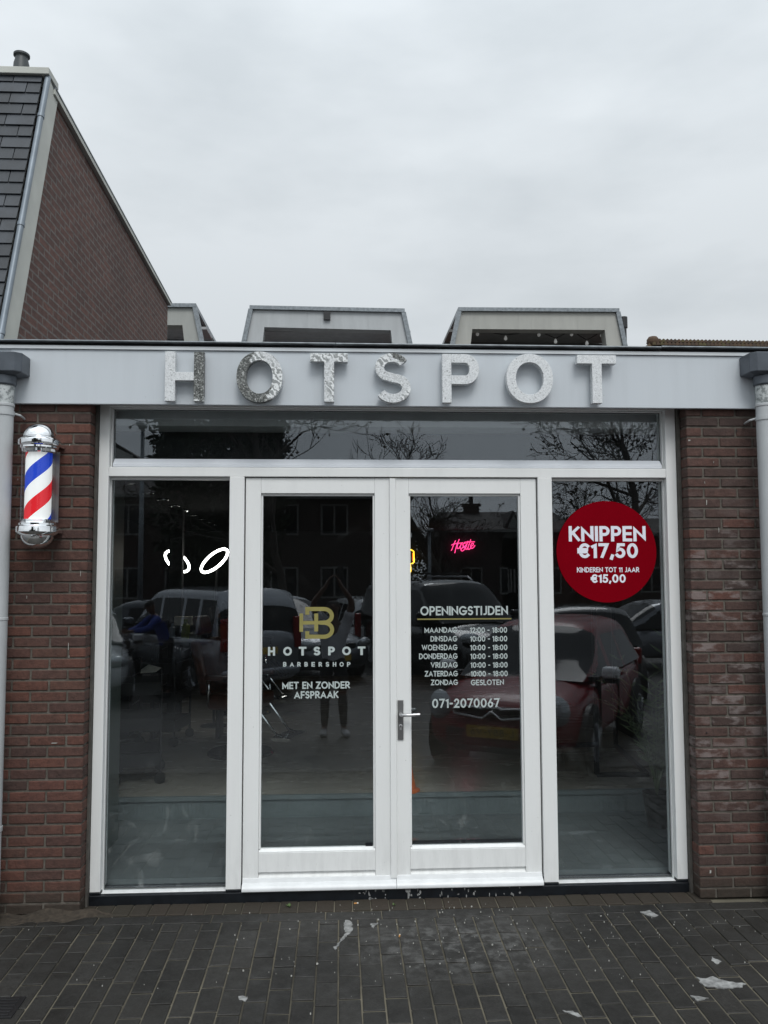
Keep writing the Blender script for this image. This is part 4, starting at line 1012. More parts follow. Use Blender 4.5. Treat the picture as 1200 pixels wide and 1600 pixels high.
# ================================================================== ROW OF HOUSES WITH DORMERS BEHIND
YH = 17.0
M['red_tile'] = plain('red_roof_tile', (.19, .075, .055), .7, 0, .3, 3, .3)
def concrete(name, col, rough=.75):
    m, t, b = nt(name); co = obco(t)
    a = ramp(t, noise(t, co, 1.2, 5, .65, (2.2, 1, .5)), [(.35, tuple(c*.82 for c in col)), (.7, col)])
    st = ramp(t, noise(t, co, 2.2, 5, .7, (3.5, 1, .22)), [(.60, (0, 0, 0)), (.72, (.45,)*3)])
    a = mixc(t, st, a, tuple(c*.5 for c in col)); t.links.new(a, b.inputs['Base Color']); sv(b, Roughness=rough); return m
def row_house(pxl, pxr, pyt, skew, col, label, bulbs=False, win='w'):
    YF = YH
    base = thing('row_house', label, 'house', (ax((pxl+pxr)/2, 540, YF), YF, 0), group='houses with boxy roof dormers behind the shop')
    P = lambda x, y: (lambda q: (q.x, q.z))(at(x, y, YF))
    TL, TR = P(pxl, pyt), P(pxr, pyt+skew)
    zb = P(pxl, 560)[1]-.5
    k = 12/55.; ext = (560-pyt)*.21
    BL, BR = (P(pxl-ext, 560)[0]-.1, zb), (P(pxr+ext, 560)[0]+.1, zb)
    o1, o2 = P(pxl+18, pyt+27), P(pxr-17, pyt+27+skew)
    e2 = (560-pyt-27)*.18
    i1, i2 = (P(pxl+18-e2, 560)[0], zb), (P(pxr-17+e2, 560)[0], zb)
    mb = MB(); f3 = lambda p, y: (p[0], y, p[1])
    for quad in ([TL, TR, o2, o1], [TL, o1, i1, BL], [TR, BR, i2, o2]):
        mb.add([f3(p, YF) for p in quad] + [f3(p, YF+.35) for p in quad], [(0, 1, 2, 3), (7, 6, 5, 4)] + [(i, i+4, (i+1) % 4+4, (i+1) % 4) for i in range(4)])
    dm = mb.build('dormer_frame', concrete('dormer_render', col), base)
    mb = MB(); th_ = .10
    mb.add([(TL[0]-.08, YF-.08, TL[1]), (TR[0]+.08, YF-.08, TR[1]), (TR[0]+.08, YF+4, TR[1]), (TL[0]-.08, YF+4, TL[1]),
            (TL[0]-.08, YF-.08, TL[1]+th_), (TR[0]+.08, YF-.08, TR[1]+th_), (TR[0]+.08, YF+4, TR[1]+th_), (TL[0]-.08, YF+4, TL[1]+th_)], [(0, 3, 2, 1), (4, 5, 6, 7), (0, 1, 5, 4), (1, 2, 6, 5), (2, 3, 7, 6), (3, 0, 4, 7)])
    mb.bar((TL[0]-.05, YF-.03, TL[1]), (BL[0]-.05, YF-.03, BL[1]), .09, .12); mb.bar((TR[0]+.05, YF-.03, TR[1]), (BR[0]+.05, YF-.03, BR[1]), .09, .12)
    mb.build('zinc_edge', 'zinc', dm)
    # recess behind the opening: soffit and window wall
    mb = MB(); zc = (o1[1]+o2[1])/2
    mb.box(BL[0]+.1, BR[0]-.1, YF+.36, YF+1.35, zc+.01, zc+.08)
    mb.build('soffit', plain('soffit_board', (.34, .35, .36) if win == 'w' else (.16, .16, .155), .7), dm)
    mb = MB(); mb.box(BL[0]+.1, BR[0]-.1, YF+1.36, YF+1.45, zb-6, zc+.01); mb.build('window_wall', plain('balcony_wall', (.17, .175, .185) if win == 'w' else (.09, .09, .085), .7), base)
    wd = (i2[0]-i1[0])
    for a, b_ in ((.10, .33), (.37, .63), (.67, .9)):
        fr = MB(); xa, xb = i1[0]+wd*a, i1[0]+wd*b_
        fr.box(xa, xa+.08, YF+1.30, YF+1.359, zb-1, zc-.42); fr.box(xb-.08, xb, YF+1.30, YF+1.359, zb-1, zc-.42); fr.box(xa+.08, xb-.08, YF+1.30, YF+1.359, zc-.52, zc-.42)
        w_ = fr.build('window', plain('balcony_frame', (.45, .46, .47), .5), base)
        pn = MB(); pn.box(xa+.08, xb-.08, YF+1.33, YF+1.35, zb-1, zc-.52); pn.build('pane', plain('dark_pane', (.01, .012, .014), .1), w_)
    mb = MB(); mb.box(BL[0]+.1, BR[0]-.1, YF+.36, YF+1.35, zb+.01, zb+.04); mb.build('bounce_floor', plain('bounce_floor_pale', (.5, .5, .5) if win == 'w' else (.25, .25, .24), .8), base)  # unseen pale floor added to bounce light into the recess
    # side cheeks of the dormer and the tiled mansard beyond
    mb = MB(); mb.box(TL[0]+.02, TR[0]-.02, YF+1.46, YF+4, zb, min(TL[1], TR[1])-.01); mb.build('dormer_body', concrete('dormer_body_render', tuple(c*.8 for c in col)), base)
    mb = MB()
    for s, q in ((-1, BL), (1, BR)):
        x0 = q[0] + s*.12; x1 = x0 + s*.62; tz = TL[1]-.55
        mb.prism([(YF+.15, zb), (YF+1.9, tz), (YF+2.2, tz), (YF+2.2, zb)], lambda u, v, w: (w, u, v), x0, x1)
        xm = TL[0]-.1 if s < 0 else TR[0]+.1
        mb.prism([(YF+.9, zb), (YF+2.1, tz-.05), (YF+2.6, tz-.05), (YF+2.6, zb)], lambda u, v, w: (w, u, v), xm, x0)
    mb.build('tiled_roof', 'red_tile', base)
    mb = MB(); mb.box(BL[0]-.5, BR[0]+.5, YF+.2, YF+8, 0, zb); mb.build('wall', 'gable_brick', base)
    if win == 'w': 
        p = P(pxl+116, pyt+4); mb = MB(); mb.box(p[0]-.09, p[0]+.09, YF-.08, YF, p[1]-.22, p[1]); mb.build('outdoor_lamp', 'blackmetal', dm)
    else:
        p = P(pxr+14, 525); mb = MB(); mb.tube([(p[0], YF+.1, p[1]-1.2), (p[0], YF+.1, p[1]+.25)], .09, 12); mb.tube([(p[0], YF+.1, p[1]+.25), (p[0], YF+.1, p[1]+.55)], .12, 12); mb.build('flue', 'blackmetal', base, smooth=True, auto=40)
    return base, YF, P, zb
row_house(92, 302, 480, 1.0, (.36, .37, .35), 'leftmost boxy dormer house, half hidden behind the brick gable')
row_house(395, 627.5, 484, 5, (.46, .48, .49), 'middle boxy dormer house with white frame and small black lamp at the top')
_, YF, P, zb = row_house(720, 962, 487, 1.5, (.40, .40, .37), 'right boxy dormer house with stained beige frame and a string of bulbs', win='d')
sl = thing('string_lights', 'string of bare bulbs hanging in the right dormer opening', 'string lights', (P(840, 520)[0], YF+.2, P(840, 520)[1]))
bl = [(746, 520), (790, 527), (842, 521), (868, 532), (893, 520.5), (917, 535), (940, 522)]
mb = MB(); pts = [at(x, y-3.5, YF+.45) for x, y in bl]; mb.tube(pts, .012, 5); mb.build('cable', 'blackmetal', sl)
for x, y in bl:
    p = at(x, y, YF+.45); mb = MB(); mb.lathe([(.012, .05), (.028, .03), (.05, -.03), (.04, -.07), (.01, -.09)], p, 10)
    mb.build('bulb', emit('bulb_glass', (.62, .62, .60), .12), sl, smooth=True)

# ================================================================== MOSSY TILED ROOF, FAR RIGHT
YR = 24.0
M['moss_tile'] = brick_mat('mossy_tile', [(.085, .05, .035), (.06, .045, .03), (.10, .06, .035), (.09, .08, .03)])
mh = thing('tiled_roof_house', 'low house at the right edge with a mossy scalloped tile roof', 'house', (at(1110, 540, YR).x, YR, 0))
a, b_ = at(1016, 528.5, YR), at(1290, 533.5, YR)
mb = MB(); n = 46; w = (b_.x-a.x)/n
for i in range(n):
    x0 = a.x+i*w; 
    pr = [(x0+w*.02, -.02), (x0+w*.15, .06), (x0+w*.5, .10), (x0+w*.85, .06), (x0+w*.98, -.02)]
    for k in range(2):
        zz = a.z+(b_.z-a.z)*i/n-.10-k*.17; yy = YR-k*.2
        mb.prism(pr, lambda u, v, q: (u, q, zz+v+(.02 if q > yy+.1 else 0)), yy, yy+.42)
mb.build('roof_tiles', 'moss_tile', mh)
mb = MB(); mb.prism([(a.x-.55, a.z-1.2), (b_.x, b_.z-1.2), (b_.x, b_.z-.12), (a.x+.05, a.z-.12)], lambda u, v, q: (u, q, v), YR+.1, YR+5); mb.build('roof', plain('dark_roof', (.05, .035, .028), .9), mh)
mb = MB(); p = at(1020, 531, YR); mb.lathe([(.12, -.25), (.2, -.15), (.22, 0), (.15, .1), (.05, .13)], p, 14); mb.bar((p.x-.55, YR, a.z-1.15), (p.x+.02, YR, p.z), .22, .2); mb.build('hip_tile', 'moss_tile', mh, smooth=True)
mb = MB(); mb.box(a.x-.3, b_.x, YR+.4, YR+8, 0, a.z-1.0); mb.build('wall', 'gable_brick', mh)

# ================================================================== INSIDE THE SHOP
M['led'] = emit('led_ring', (1, .96, .90), 13)
def fpt(px, py, h=Z1F):                             # point of the shop floor under a pixel
    d = rt_*((px-600)/FPX) - up_*((py-800)/FPX) + f_; return CAM + d*((h-CAM.z)/d.z)
# ceiling spots, a receding row
for i, (x, y) in enumerate([(205, 755), (230, 770), (254, 780), (272, 790), (289, 797.5), (303, 805), (316, 811), (326, 816), (335, 820)]):
    d = rt_*((x-600)/FPX) - up_*((y-800)/FPX) + f_; p = CAM + d*((2.615-CAM.z)/d.z)
    if p.y > 8.6: p.y = 8.6
    th = thing('ceiling_spot', 'small dim ceiling spot in the receding row, seen through the left window', 'spotlight', tuple(p), group='ceiling spots in a row')
    mb = MB(); mb.lathe([(.055, 0), (.062, -.012), (.045, -.014), (.043, .0)], (p.x, p.y, 2.619), 16); mb.build('rim', 'chrome', th, smooth=True)
    mb = MB(); mb.lathe([(.042, -.006), (.042, -.003)], (p.x, p.y, 2.619), 14); mb.build('lens', emit('spot_lens', (1, .95, .85), .45), th)
# oval ring lights on arms in front of the chairs
def ring_light(px, py, Y, a, tilt, label, squash=.55, a0=0, a1=360):
    c = at(px, py, Y); th = thing('ring_light', label, 'ring light', (c.x, c.y, Z1F))
    mb = MB(); ct, st = math.cos(tilt), math.sin(tilt); sq = math.acos(squash)
    pts = []
    for i in range(56):
        q = R(a0+(a1-a0)*i/(56 if a1-a0 == 360 else 55)); u, v = a*math.cos(q), a*math.sin(q)
        pts.append((c.x + u*ct - v*squash*st, c.y + v*math.sin(sq), c.z + u*st + v*squash*ct))
    mb.tube(pts, .0135, 10, closed=(a1-a0 == 360)); mb.build('led_tube', 'led', th, smooth=True)
    mb = MB(); mb.tube([(c.x+.02, c.y+.1, c.z-.05), (c.x-.02, c.y+.22, c.z-.5), (c.x-.02, c.y+.22, Z1F+.02)], .014, 8)
    mb.lathe([(.02, .02), (.14, .012), (.15, 0)], (c.x-.02, c.y+.22, Z1F), 16); mb.build('stand', 'blackmetal', th, smooth=True, auto=40)
ring_light(335, 876, 4.1, .175, R(38), 'tilted oval white ring light, fully lit, beside the left post', .50)
ring_light(277, 877, 4.4, .155, R(-44), 'white ring light with its middle hidden, left of the oval one', .42)
p = at(274.5, 876, 4.0)
mb = MB(); mb.box(p.x-.07, p.x+.07, 4.0, 4.1, Z1F+.002, 2.618); mb.build('ring_blocker', 'wall_in', shop, bevel=.004)  # black post added to hide the middle of the second ring light
# neon signs on the back wall
YN = 8.68
mb = MB(); mb.box(XI0, XI1, 8.75, 8.9, 0, 2.9); mb.build('back_wall', plain('black_feature_wall', (.014, .014, .016), .5), shop)
hu = thing('neon_sign', 'pink neon script sign reading Hustle on the dark back wall', 'neon sign', tuple(at(724, 852, YN)))
M['pink'] = emit('pink_neon', (1, .045, .22), 3.2)
zq = lambda x, y: at(690+x/17.14, 830+y/17.14, YN)
strokes = [[(255, 520), (285, 470), (320, 370), (375, 250)], [(262, 372), (330, 345), (420, 325), (575, 312)], [(352, 585), (380, 470), (420, 340), (475, 215)],
           [(440, 330), (415, 400), (420, 455), (455, 460), (500, 400), (535, 325)], [(535, 325), (500, 420), (505, 470), (540, 460), (590, 400)],
           [(640, 335), (600, 325), (565, 365), (600, 400), (625, 440), (600, 500), (555, 530), (520, 505), (545, 455), (620, 415), (680, 330)],
           [(705, 262), (670, 370), (645, 450), (665, 490), (700, 460)], [(780, 225), (745, 330), (705, 440), (725, 490), (765, 465), (790, 420)], [(600, 300), (720, 288), (890, 285)],
           [(775, 410), (830, 385), (855, 340), (825, 325), (785, 370), (775, 430), (810, 462), (860, 430), (895, 380)]]
for s in strokes:
    P = [zq(*q) for q in s]
    fine = []
    for i in range(len(P)-1):
        p0, p1, p2, p3 = P[max(i-1, 0)], P[i], P[i+1], P[min(i+2, len(P)-1)]
        for k in range(4):
            u = k/4; fine.append(.5*((2*p1)+(p2-p0)*u+(2*p0-5*p1+4*p2-p3)*u*u+(3*p1-p0-3*p2+p3)*u**3))
    fine.append(P[-1]); mb = MB(); mb.tube(fine, .0062, 6); mb.build('neon_tube', 'pink', hu, smooth=True)
cl = thing('neon_sign', 'yellow neon hair clipper outline, cut by the right door stile', 'neon sign', tuple(at(640, 878, YN)))
zc = lambda x, y: at(610+x/4.324, 730+y/4.324, YN)
pts = [zc(*q) for q in [(20, 575), (60, 566), (118, 558), (140, 558), (157, 568), (160, 640), (150, 650), (134, 652), (138, 700), (134, 712), (100, 712), (92, 655), (60, 650), (20, 640)]]
mb = MB(); mb.tube(pts, .011, 6, closed=True); mb.build('neon_tube', emit('yellow_neon', (1, .60, .03), 3.4), cl, smooth=True)
mb = MB(); q = [zc(150, 580), zc(152, 636)]; mb.tube(q, .006, 5); mb.build('neon_tube', emit('orange_neon', (1, .22, .02), 1.5), cl)

def barber_chair(label, x, y, rz, mat='leather'):
    th = thing('barber_chair', label, 'barber chair', (x, y, Z1F), group='barber chairs', rz=rz, world=False)
    mb = MB(); mb.lathe([(.31, 0), (.31, .012), (.29, .03), (.10, .045), (.05, .06)], (0, 0, 0), 32); mb.build('base_disc', plain('chair_chrome_dark', (.03, .03, .03), .12, .6), th, smooth=True, auto=30)
    mb = MB(); mb.tube([(0, 0, .05), (0, 0, .42)], .04, 14); mb.build('pump_column', 'chrome', th, smooth=True, auto=40)
    mb = MB(); mb.box(-.24, .24, -.25, .25, .42, .57); mb.build('seat', mat, th, bevel=.05, seg=3)
    mt = Matrix.Translation((-.26, 0, .55)) @ Matrix.Rotation(R(-14), 4, 'Y')
    mb = MB(); mb.box(-.05, .06, -.24, .24, 0, .52, mt); mb.build('backrest', mat, th, bevel=.04, seg=3)
    mb = MB(); mb.box(-.04, .04, -.12, .12, .56, .74, mt); hr = mb.build('headrest', mat, th, bevel=.03, seg=3)
    for s in (-1, 1):
        mb = MB(); mb.box(-.22, .20, s*.29-.035, s*.29+.035, .70, .745); mb.build('armrest', mat, th, bevel=.015)
        mb = MB(); mb.tube([(.15, s*.29, .70), (.17, s*.28, .48), (.0, s*.25, .45)], .014, 8); mb.tube([(-.18, s*.29, .70), (-.2, s*.27, .5)], .014, 8); mb.build('arm_frame', 'chrome', th, smooth=True)
    mb = MB(); mb.tube([(.22, -.14, .46), (.42, -.14, .22), (.48, -.14, .2)], .013, 8); mb.tube([(.22, .14, .46), (.42, .14, .22), (.48, .14, .2)], .013, 8); mb.box(.40, .58, -.2, .2, .17, .20); mb.build('footrest', 'chrome', th)
    return th
barber_chair('brown leather barber chair nearest the glass, behind the left post', -.93, 2.9, R(-20), 'leather_brown')
barber_chair('black barber chair behind the brown one', -1.15, 5.2, R(-15))
barber_chair('farthest black barber chair below the row of spots', -1.25, 7.3, R(-10))
def trolley(label, x, y, rz):
    th = thing('trolley', label, 'trolley', (x, y, Z1F), group='salon trolleys', rz=rz, world=False)
    for z0 in (.14, .42, .70):
        mb = MB(); mb.box(-.18, .18, -.25, .25, z0, z0+.02); mb.box(-.18, -.17, -.25, .25, z0+.02, z0+.10); mb.box(.17, .18, -.25, .25, z0+.02, z0+.10); mb.box(-.17, .17, -.25, -.24, z0+.02, z0+.10); mb.box(-.17, .17, .24, .25, z0+.02, z0+.10); mb.build('tray', 'blackmetal', th)
    for a in (-.17, .17):
        for b_ in (-.24, .24):
            mb = MB(); mb.tube([(a, b_, .09), (a, b_, .86)], .012, 8); mb.build('post', 'blackmetal', th)
            mb = MB(); mb.lathe([(.015, -.014), (.045, -.014), (.045, .014), (.015, .014)], (a, b_, .045), 16, Matrix.Rotation(PI/2, 3, 'X')); mb.build('caster', plain('caster_rubber', (.01, .01, .01), .5), th)
    return th
trolley('black salon trolley nearest the left window', -1.66, 2.0, R(12)); trolley('black salon trolley behind the first one', -1.75, 3.5, R(-8))
# counter along the left wall with products
ct = thing('counter', 'long black styling counter along the left wall with slatted front', 'counter', (-2.3, 4.8, Z1F))
mb = MB(); mb.box(-2.7, -2.0, 3.2, 8.6, .95+Z1F-.04, .95+Z1F); mb.build('worktop', 'leather', ct, bevel=.005)
for k in range(4):
    y = 3.25+k*1.35; mb = MB(); mb.box(-2.65, -2.05, y, y+1.2, Z1F+.1, Z1F+.90); cab = mb.build('cabinet', plain('cabinet_black', (.018, .018, .022), .4), ct, bevel=.005)
    mb = MB()
    for j in range(5): mb.bar((-2.045, y+.08, Z1F+.25+j*.14), (-2.045, y+.5, Z1F+.25+j*.14), .006, .012)
    mb.build('drawer_pull', plain('steel_pull', (.30, .30, .32), .3, .8), cab)
items = [('bottle', 'small yellow-green bottle on the counter', (290, 983), (.30, .36, .06), .045, .2, 'bottle'), ('box', 'pale cream box above the yellow-green bottle', (287, 970), (.55, .50, .40), .09, .09, 'box'),
         ('jar', 'white jar right of the yellow-green bottle', (305, 992), (.35, .38, .38), .06, .08, 'jar'), ('bottle', 'slim grey bottle left of the yellow-green bottle', (269, 985), (.20, .25, .3), .03, .14, 'bottle')]
for nm, lb, (x, y), col, r_, h, ctg in items:
    p = at(x, y, 3.6 + (0 if nm != 'box' else .3)); z0 = .95+Z1F if nm != 'box' else .95+Z1F
    th = thing(nm, lb, ctg, (p.x, p.y, p.z-h/2)); mb = MB(); zb_ = p.z-h/2
    if nm == 'box': mb.box(p.x-r_, p.x+r_, p.y-.05, p.y+.05, zb_, zb_+h)
    else: mb.lathe([(r_, 0), (r_, h*.7), (r_*.45, h*.8), (r_*.45, h)], (p.x, p.y, zb_), 14)
    mb.build('container', plain('pack_%s_%d' % (nm, x), col, .5), th)
sh = thing('wall_shelf', 'dark shelf carrying the small products', 'shelf', (-2.1, 3.6, 1.3))
p0 = at(255, 1000, 3.7); mb = MB(); mb.box(p0.x-.15, p0.x+.65, 3.5, 3.95, p0.z-.04, p0.z-.012); mb.build('board', 'blackmetal', sh); mb = MB(); mb.box(p0.x-.1, p0.x-.06, 3.6, 3.9, Z1F, p0.z-.04); mb.box(p0.x+.56, p0.x+.60, 3.6, 3.9, Z1F, p0.z-.04); mb.build('upright', 'blackmetal', sh)
pp = thing('paper_sheet', 'crumpled white paper lying on the trolley', 'paper', tuple(at(235, 1048, 2.1)))
mb = MB(); c = at(233, 1050, 2.1); q = [(-.06, -.05, .0), (.07, -.06, .01), (.09, .05, .03), (-.02, .07, .055), (-.07, .02, .02)]; mb.add([(c.x+a, c.y+b_, c.z+d_) for a, b_, d_ in q] + [(c.x+a, c.y+b_, c.z+d_-.004) for a, b_, d_ in q], [(0, 1, 2, 3, 4), (9, 8, 7, 6, 5)] + [(i, i+5, (i+1) % 5+5, (i+1) % 5) for i in range(5)])
mb.build('sheet', plain('white_paper', (.75, .72, .64), .8), pp)
# black tube rack and the palm on the right
rk = thing('clothes_rack', 'black square-tube rack standing behind the right window', 'rack', tuple(fpt(933, 1215)))
a = fpt(933, 1214); b_ = fpt(1012, 1214); c = fpt(965, 1168); d_ = fpt(905, 1160)
mb = MB(); s = .035
for p, q in ((a, b_), (b_, Vector((b_.x+.12, c.y, c.z))), (a, a+Vector((0, 0, 1.35)))): mb.bar(p+Vector((0, 0, .02)), q+Vector((0, 0, .02)), s, s)
e_ = Vector((b_.x+.12, c.y, c.z)); mb.bar(e_+Vector((0, 0, .02)), e_+Vector((0, 0, 1.35)), s, s); mb.bar(a+Vector((0, 0, 1.35)), e_+Vector((0, 0, 1.35)), s, s)
h = fpt(860, 1160, Z1F+.25); mb.bar(a+Vector((0, 0, .26)), a+Vector((-.6, 0, .26)), s, s)
mb.build('tube_frame', 'blackmetal', rk, bevel=.003)
pl_ = thing('potted_palm', 'dim green palm in a dark pot beside the right window jamb', 'plant', (2.30, 1.0, Z0F))
mb = MB(); mb.lathe([(.07, 0), (.10, .22), (.105, .24), (.09, .24), (.085, .2)], (2.30, 1.0, Z0F), 20); mb.build('pot', plain('dark_pot', (.02, .022, .02), .5), pl_, smooth=True, auto=40)
mb = MB(); rs = random.Random(4)
for i in range(26):
    a0 = rs.uniform(0, 2*PI); lean = rs.uniform(.25, 1.0); Lf = rs.uniform(.65, 1.15); pts = []
    for k in range(9):
        u = k/8; rr2 = lean*Lf*u**1.3*.55; z_ = Z0F+.22+Lf*(u*1.15-.55*lean*u*u)
        x_ = min(2.30+rr2*math.cos(a0), 2.9); y_ = max(1.0+rr2*math.sin(a0), .2)
        pts.append(Vector((x_, y_, z_)))
    mb.tube(pts, [.006*(1-.8*k/8) for k in range(9)], 4)
    for k in range(2, 9):
        for sgn in (-1, 1):
            base_ = pts[k]; dr_ = (pts[k]-pts[k-1]).normalized(); sd = dr_.cross(Vector((0, 0, 1))).normalized()*sgn
            tip = base_ + (sd*.8+dr_*.7+Vector((0, 0, -.25)))*rs.uniform(.10, .17); tip.x = min(tip.x, 2.93); tip.y = max(tip.y, .18); md = base_.lerp(tip, .45)+dr_*.012
            mb.add([base_, md, tip, base_.lerp(tip, .45)-dr_*.012], [(0, 1, 2, 3)])
mb.build('fronds', plain('palm_green', (.085, .12, .055), .45, 0, .3), pl_)
cn = thing('orange_cone', 'orange object on the shop floor, just showing at the right door stile', 'floor sign', tuple(fpt(641, 1234)))
p = fpt(638, 1236); mb = MB(); mb.lathe([(.09, 0), (.09, .015), (.06, .02), (.015, .26), (.01, .27)], p, 18); mb.build('cone', plain('orange_plastic', (.75, .16, .02), .5), cn, smooth=True, auto=40)

# ================================================================== THE STREET BEHIND THE PHOTOGRAPHER (seen in the glass)
M['tyre'] = plain('tyre_rubber', (.014, .014, .014), .7); M['rim'] = plain('alloy_rim', (.42, .43, .45), .3, .8)
M['car_glass'] = plain('car_glass', (.006, .008, .010), .06, 0, .1, 2, 0, .3)
M['lamp_clear'] = plain('lamp_glass', (.55, .58, .60), .08, .3); M['lamp_red'] = plain('tail_lamp_glass', (.22, .008, .008), .1)
M['plate_y'] = plain('yellow_plate', (.62, .42, .05), .4, 0, .03); M['trim'] = plain('black_plastic_trim', (.012, .012, .013), .45)
def carpaint(name, col, metal=.25): return plain(name, col, .22, metal, .03, 2, 0, .6, coat=1)
def car(name, label, paint, loc, rz, L=4.1, W=1.72, H=1.5, kind='hatch', plate=None, mirror_mat=None, rack=False, chevrons=False, cat='car'):
    th = thing(name, label, cat, loc, rz=rz, world=False)
    hw = W/2; zb = .24; bz = H*.62
    nose = -.0
    if kind == 'van': st = [(-.5, .30, H*.60, .84), (-.485, .24, H*.62, .95), (-.3, zb, H*.60, 1), (0, zb, H*.585, 1), (.27, zb, H*.58, 1), (.36, zb, H*.545, .98), (.44, zb, H*.47, .95), (.485, .26, H*.40, .86), (.5, .30, H*.30, .74)]
    else: st = [(-.5, .34, H*.56, .78), (-.48, .27, H*.64, .92), (-.36, zb, H*.655, 1), (0, zb, H*.63, 1), (.2, zb, H*.625, 1), (.27, zb, H*.61, .99), (.40, zb, H*.55, .97), (.465, .25, H*.49, .90), (.5, .30, H*.36, .72)]
    mb = MB(); vs = []; K = 12
    for x, z0, z1, wf in st:
        w = hw*wf; zm = z0+(z1-z0)*.45
        half = [(w*.0, z0), (w*.86, z0), (w*.965, z0+.10), (w*1.0, zm), (w*.985, zm+(z1-zm)*.55), (w*.90, z1-.015), (0, z1+.02)]
        ring = half + [(-a, b_) for a, b_ in half[-2:0:-1]]
        vs += [(x*L, a, b_) for a, b_ in ring]
    n = 12; fs = [(i*n+k, i*n+(k+1) % n, (i+1)*n+(k+1) % n, (i+1)*n+k) for i in range(len(st)-1) for k in range(n)]
    fs += [tuple(range(n-1, -1, -1)), tuple((len(st)-1)*n+k for k in range(n))]
    mb.add(vs, fs); mb.build('body', paint, th, smooth=True, sub=2)
    # glasshouse: one smooth shell, split into painted roof and glass
    if kind == 'van': xr0, xr1, xf1, xf0, wb, wt_ = -.49, -.455, .10, .30, .95, .80
    elif kind == 'wagon': xr0, xr1, xf1, xf0, wb, wt_ = -.485, -.42, .03, .26, .92, .70
    else: xr0, xr1, xf1, xf0, wb, wt_ = -.48, -.36, .02, .27, .93, .68
    z0 = H*.60 if kind != 'van' else H*.575
    def roofz(x):
        s1 = (xf0-x)/(xf0-xf1); s2 = (x-xr0)/(xr1-xr0); m_ = min(s1, s2, 1.0); k = .22
        hh = 1.0
        for v in (s1, s2): 
            q = max(0, k-abs(hh-v))/k; hh = min(hh, v)-q*q*k*.25
        return z0 + (H-.03-z0)*max(0, hh) + .03*max(0, 1-((x+.16)/.33)**2)
    NX, NV = 36, 14; grid = []
    for i in range(NX+1):
        x = xr0+(xf0-xr0)*i/NX; zt_ = max(roofz(x), z0+.004); row = []
        w0 = hw*(wb - .10*max(0, (x-.05)/.25)**2); rr_ = min(.16, (zt_-z0)*.5)
        for j in range(-NV, NV+1):
            v = abs(j)/NV
            if v > .4:
                u = (v-.4)/.6; zz = zt_-rr_-(zt_-rr_-z0)*u if True else 0
                yy = w0 + (hw*wt_-w0)*(zz-z0)/(H-z0)
            else:
                wtop = w0 + (hw*wt_-w0)*(zt_-rr_-z0)/(H-z0); a_ = v/.4*PI/2
                yy = wtop*(math.sin(a_)**.8); zz = zt_-rr_+rr_*(max(0, math.cos(a_))**.75)
            row.append((x*L, (1 if j > 0 else -1)*yy, zz))
        grid.append(row)
    gp_, rp_ = MB(), MB(); nn = 2*NV+1
    pill = {'hatch': (.0, -.20), 'wagon': (.02, -.17, -.33), 'van': (.0, -.20)}[kind]
    for i in range(NX):
        xm = xr0+(xf0-xr0)*(i+.5)/NX
        for j in range(2*NV):
            v = abs(j+.5-NV)/NV
            if v > .46: gl_ = xr0+.045 < xm < xf0-.05 and not any(abs(xm-p) < .013 for p in pill) and v < .97 and (xm < xf1+.02 or v > .46+.5*(xm-xf1-.02)/(xf0-xf1))
            else: gl_ = (xm > xf1+.012 or xm < xr1-.02) and v < .36
            if v > .46 and kind == 'van' and xm < -.30: gl_ = gl_ and abs(xm+.33) > .014
            tgt = gp_ if gl_ else rp_
            tgt.add([grid[i][j], grid[i+1][j], grid[i+1][j+1], grid[i][j+1]], [(0, 1, 2, 3)])
    g = None
    for mb_, nm_, mt_ in ((gp_, 'windows', 'car_glass'), (rp_, 'roof', paint)):
        bm = bmesh.new(); me_ = bpy.data.meshes.new(nm_); me_.from_pydata(mb_.v, [], mb_.f); bm.from_mesh(me_); bmesh.ops.remove_doubles(bm, verts=bm.verts, dist=.0008); bmesh.ops.recalc_face_normals(bm, faces=bm.faces); bm.to_mesh(me_); bm.free()
        me_.materials.append(M[mt_]); me_.polygons.foreach_set('use_smooth', [True]*len(me_.polygons)); ob = bpy.data.objects.new(nm_, me_); COL.objects.link(ob); ob.parent = th
    # wheels
    wr = .32 if kind != 'van' else .335
    for fx in (-.315, .31):
        for s in (-1, 1):
            y = s*(hw-.09); mt = Matrix.Rotation(PI/2, 3, 'X')
            mb = MB(); mb.lathe([(wr+.055, -.11), (wr+.055, .105)], (fx*L, y, wr), 28, mt); mb.build('wheel_arch', 'trim', th)
            mb = MB(); mb.lathe([(wr*.6, -.115), (wr*.9, -.12), (wr, -.09), (wr, .09), (wr*.9, .12), (wr*.6, .115)], (fx*L, y+s*.005, wr), 28, mt); wh = mb.build('wheel', 'tyre', th, smooth=True, auto=40)
            mb = MB(); mb.lathe([(wr*.6, -.122), (wr*.15, -.128), (wr*.15, .128), (wr*.6, .122)], (fx*L, y+s*.005, wr), 14, mt)
            for k in range(5):
                a = k*2*PI/5; mb.bar((fx*L, y+s*.13, wr), (fx*L+wr*.58*math.cos(a), y+s*.128, wr+wr*.58*math.sin(a)), .05, .02)
            mb.build('rim', 'rim', wh)
    fx = .5*L
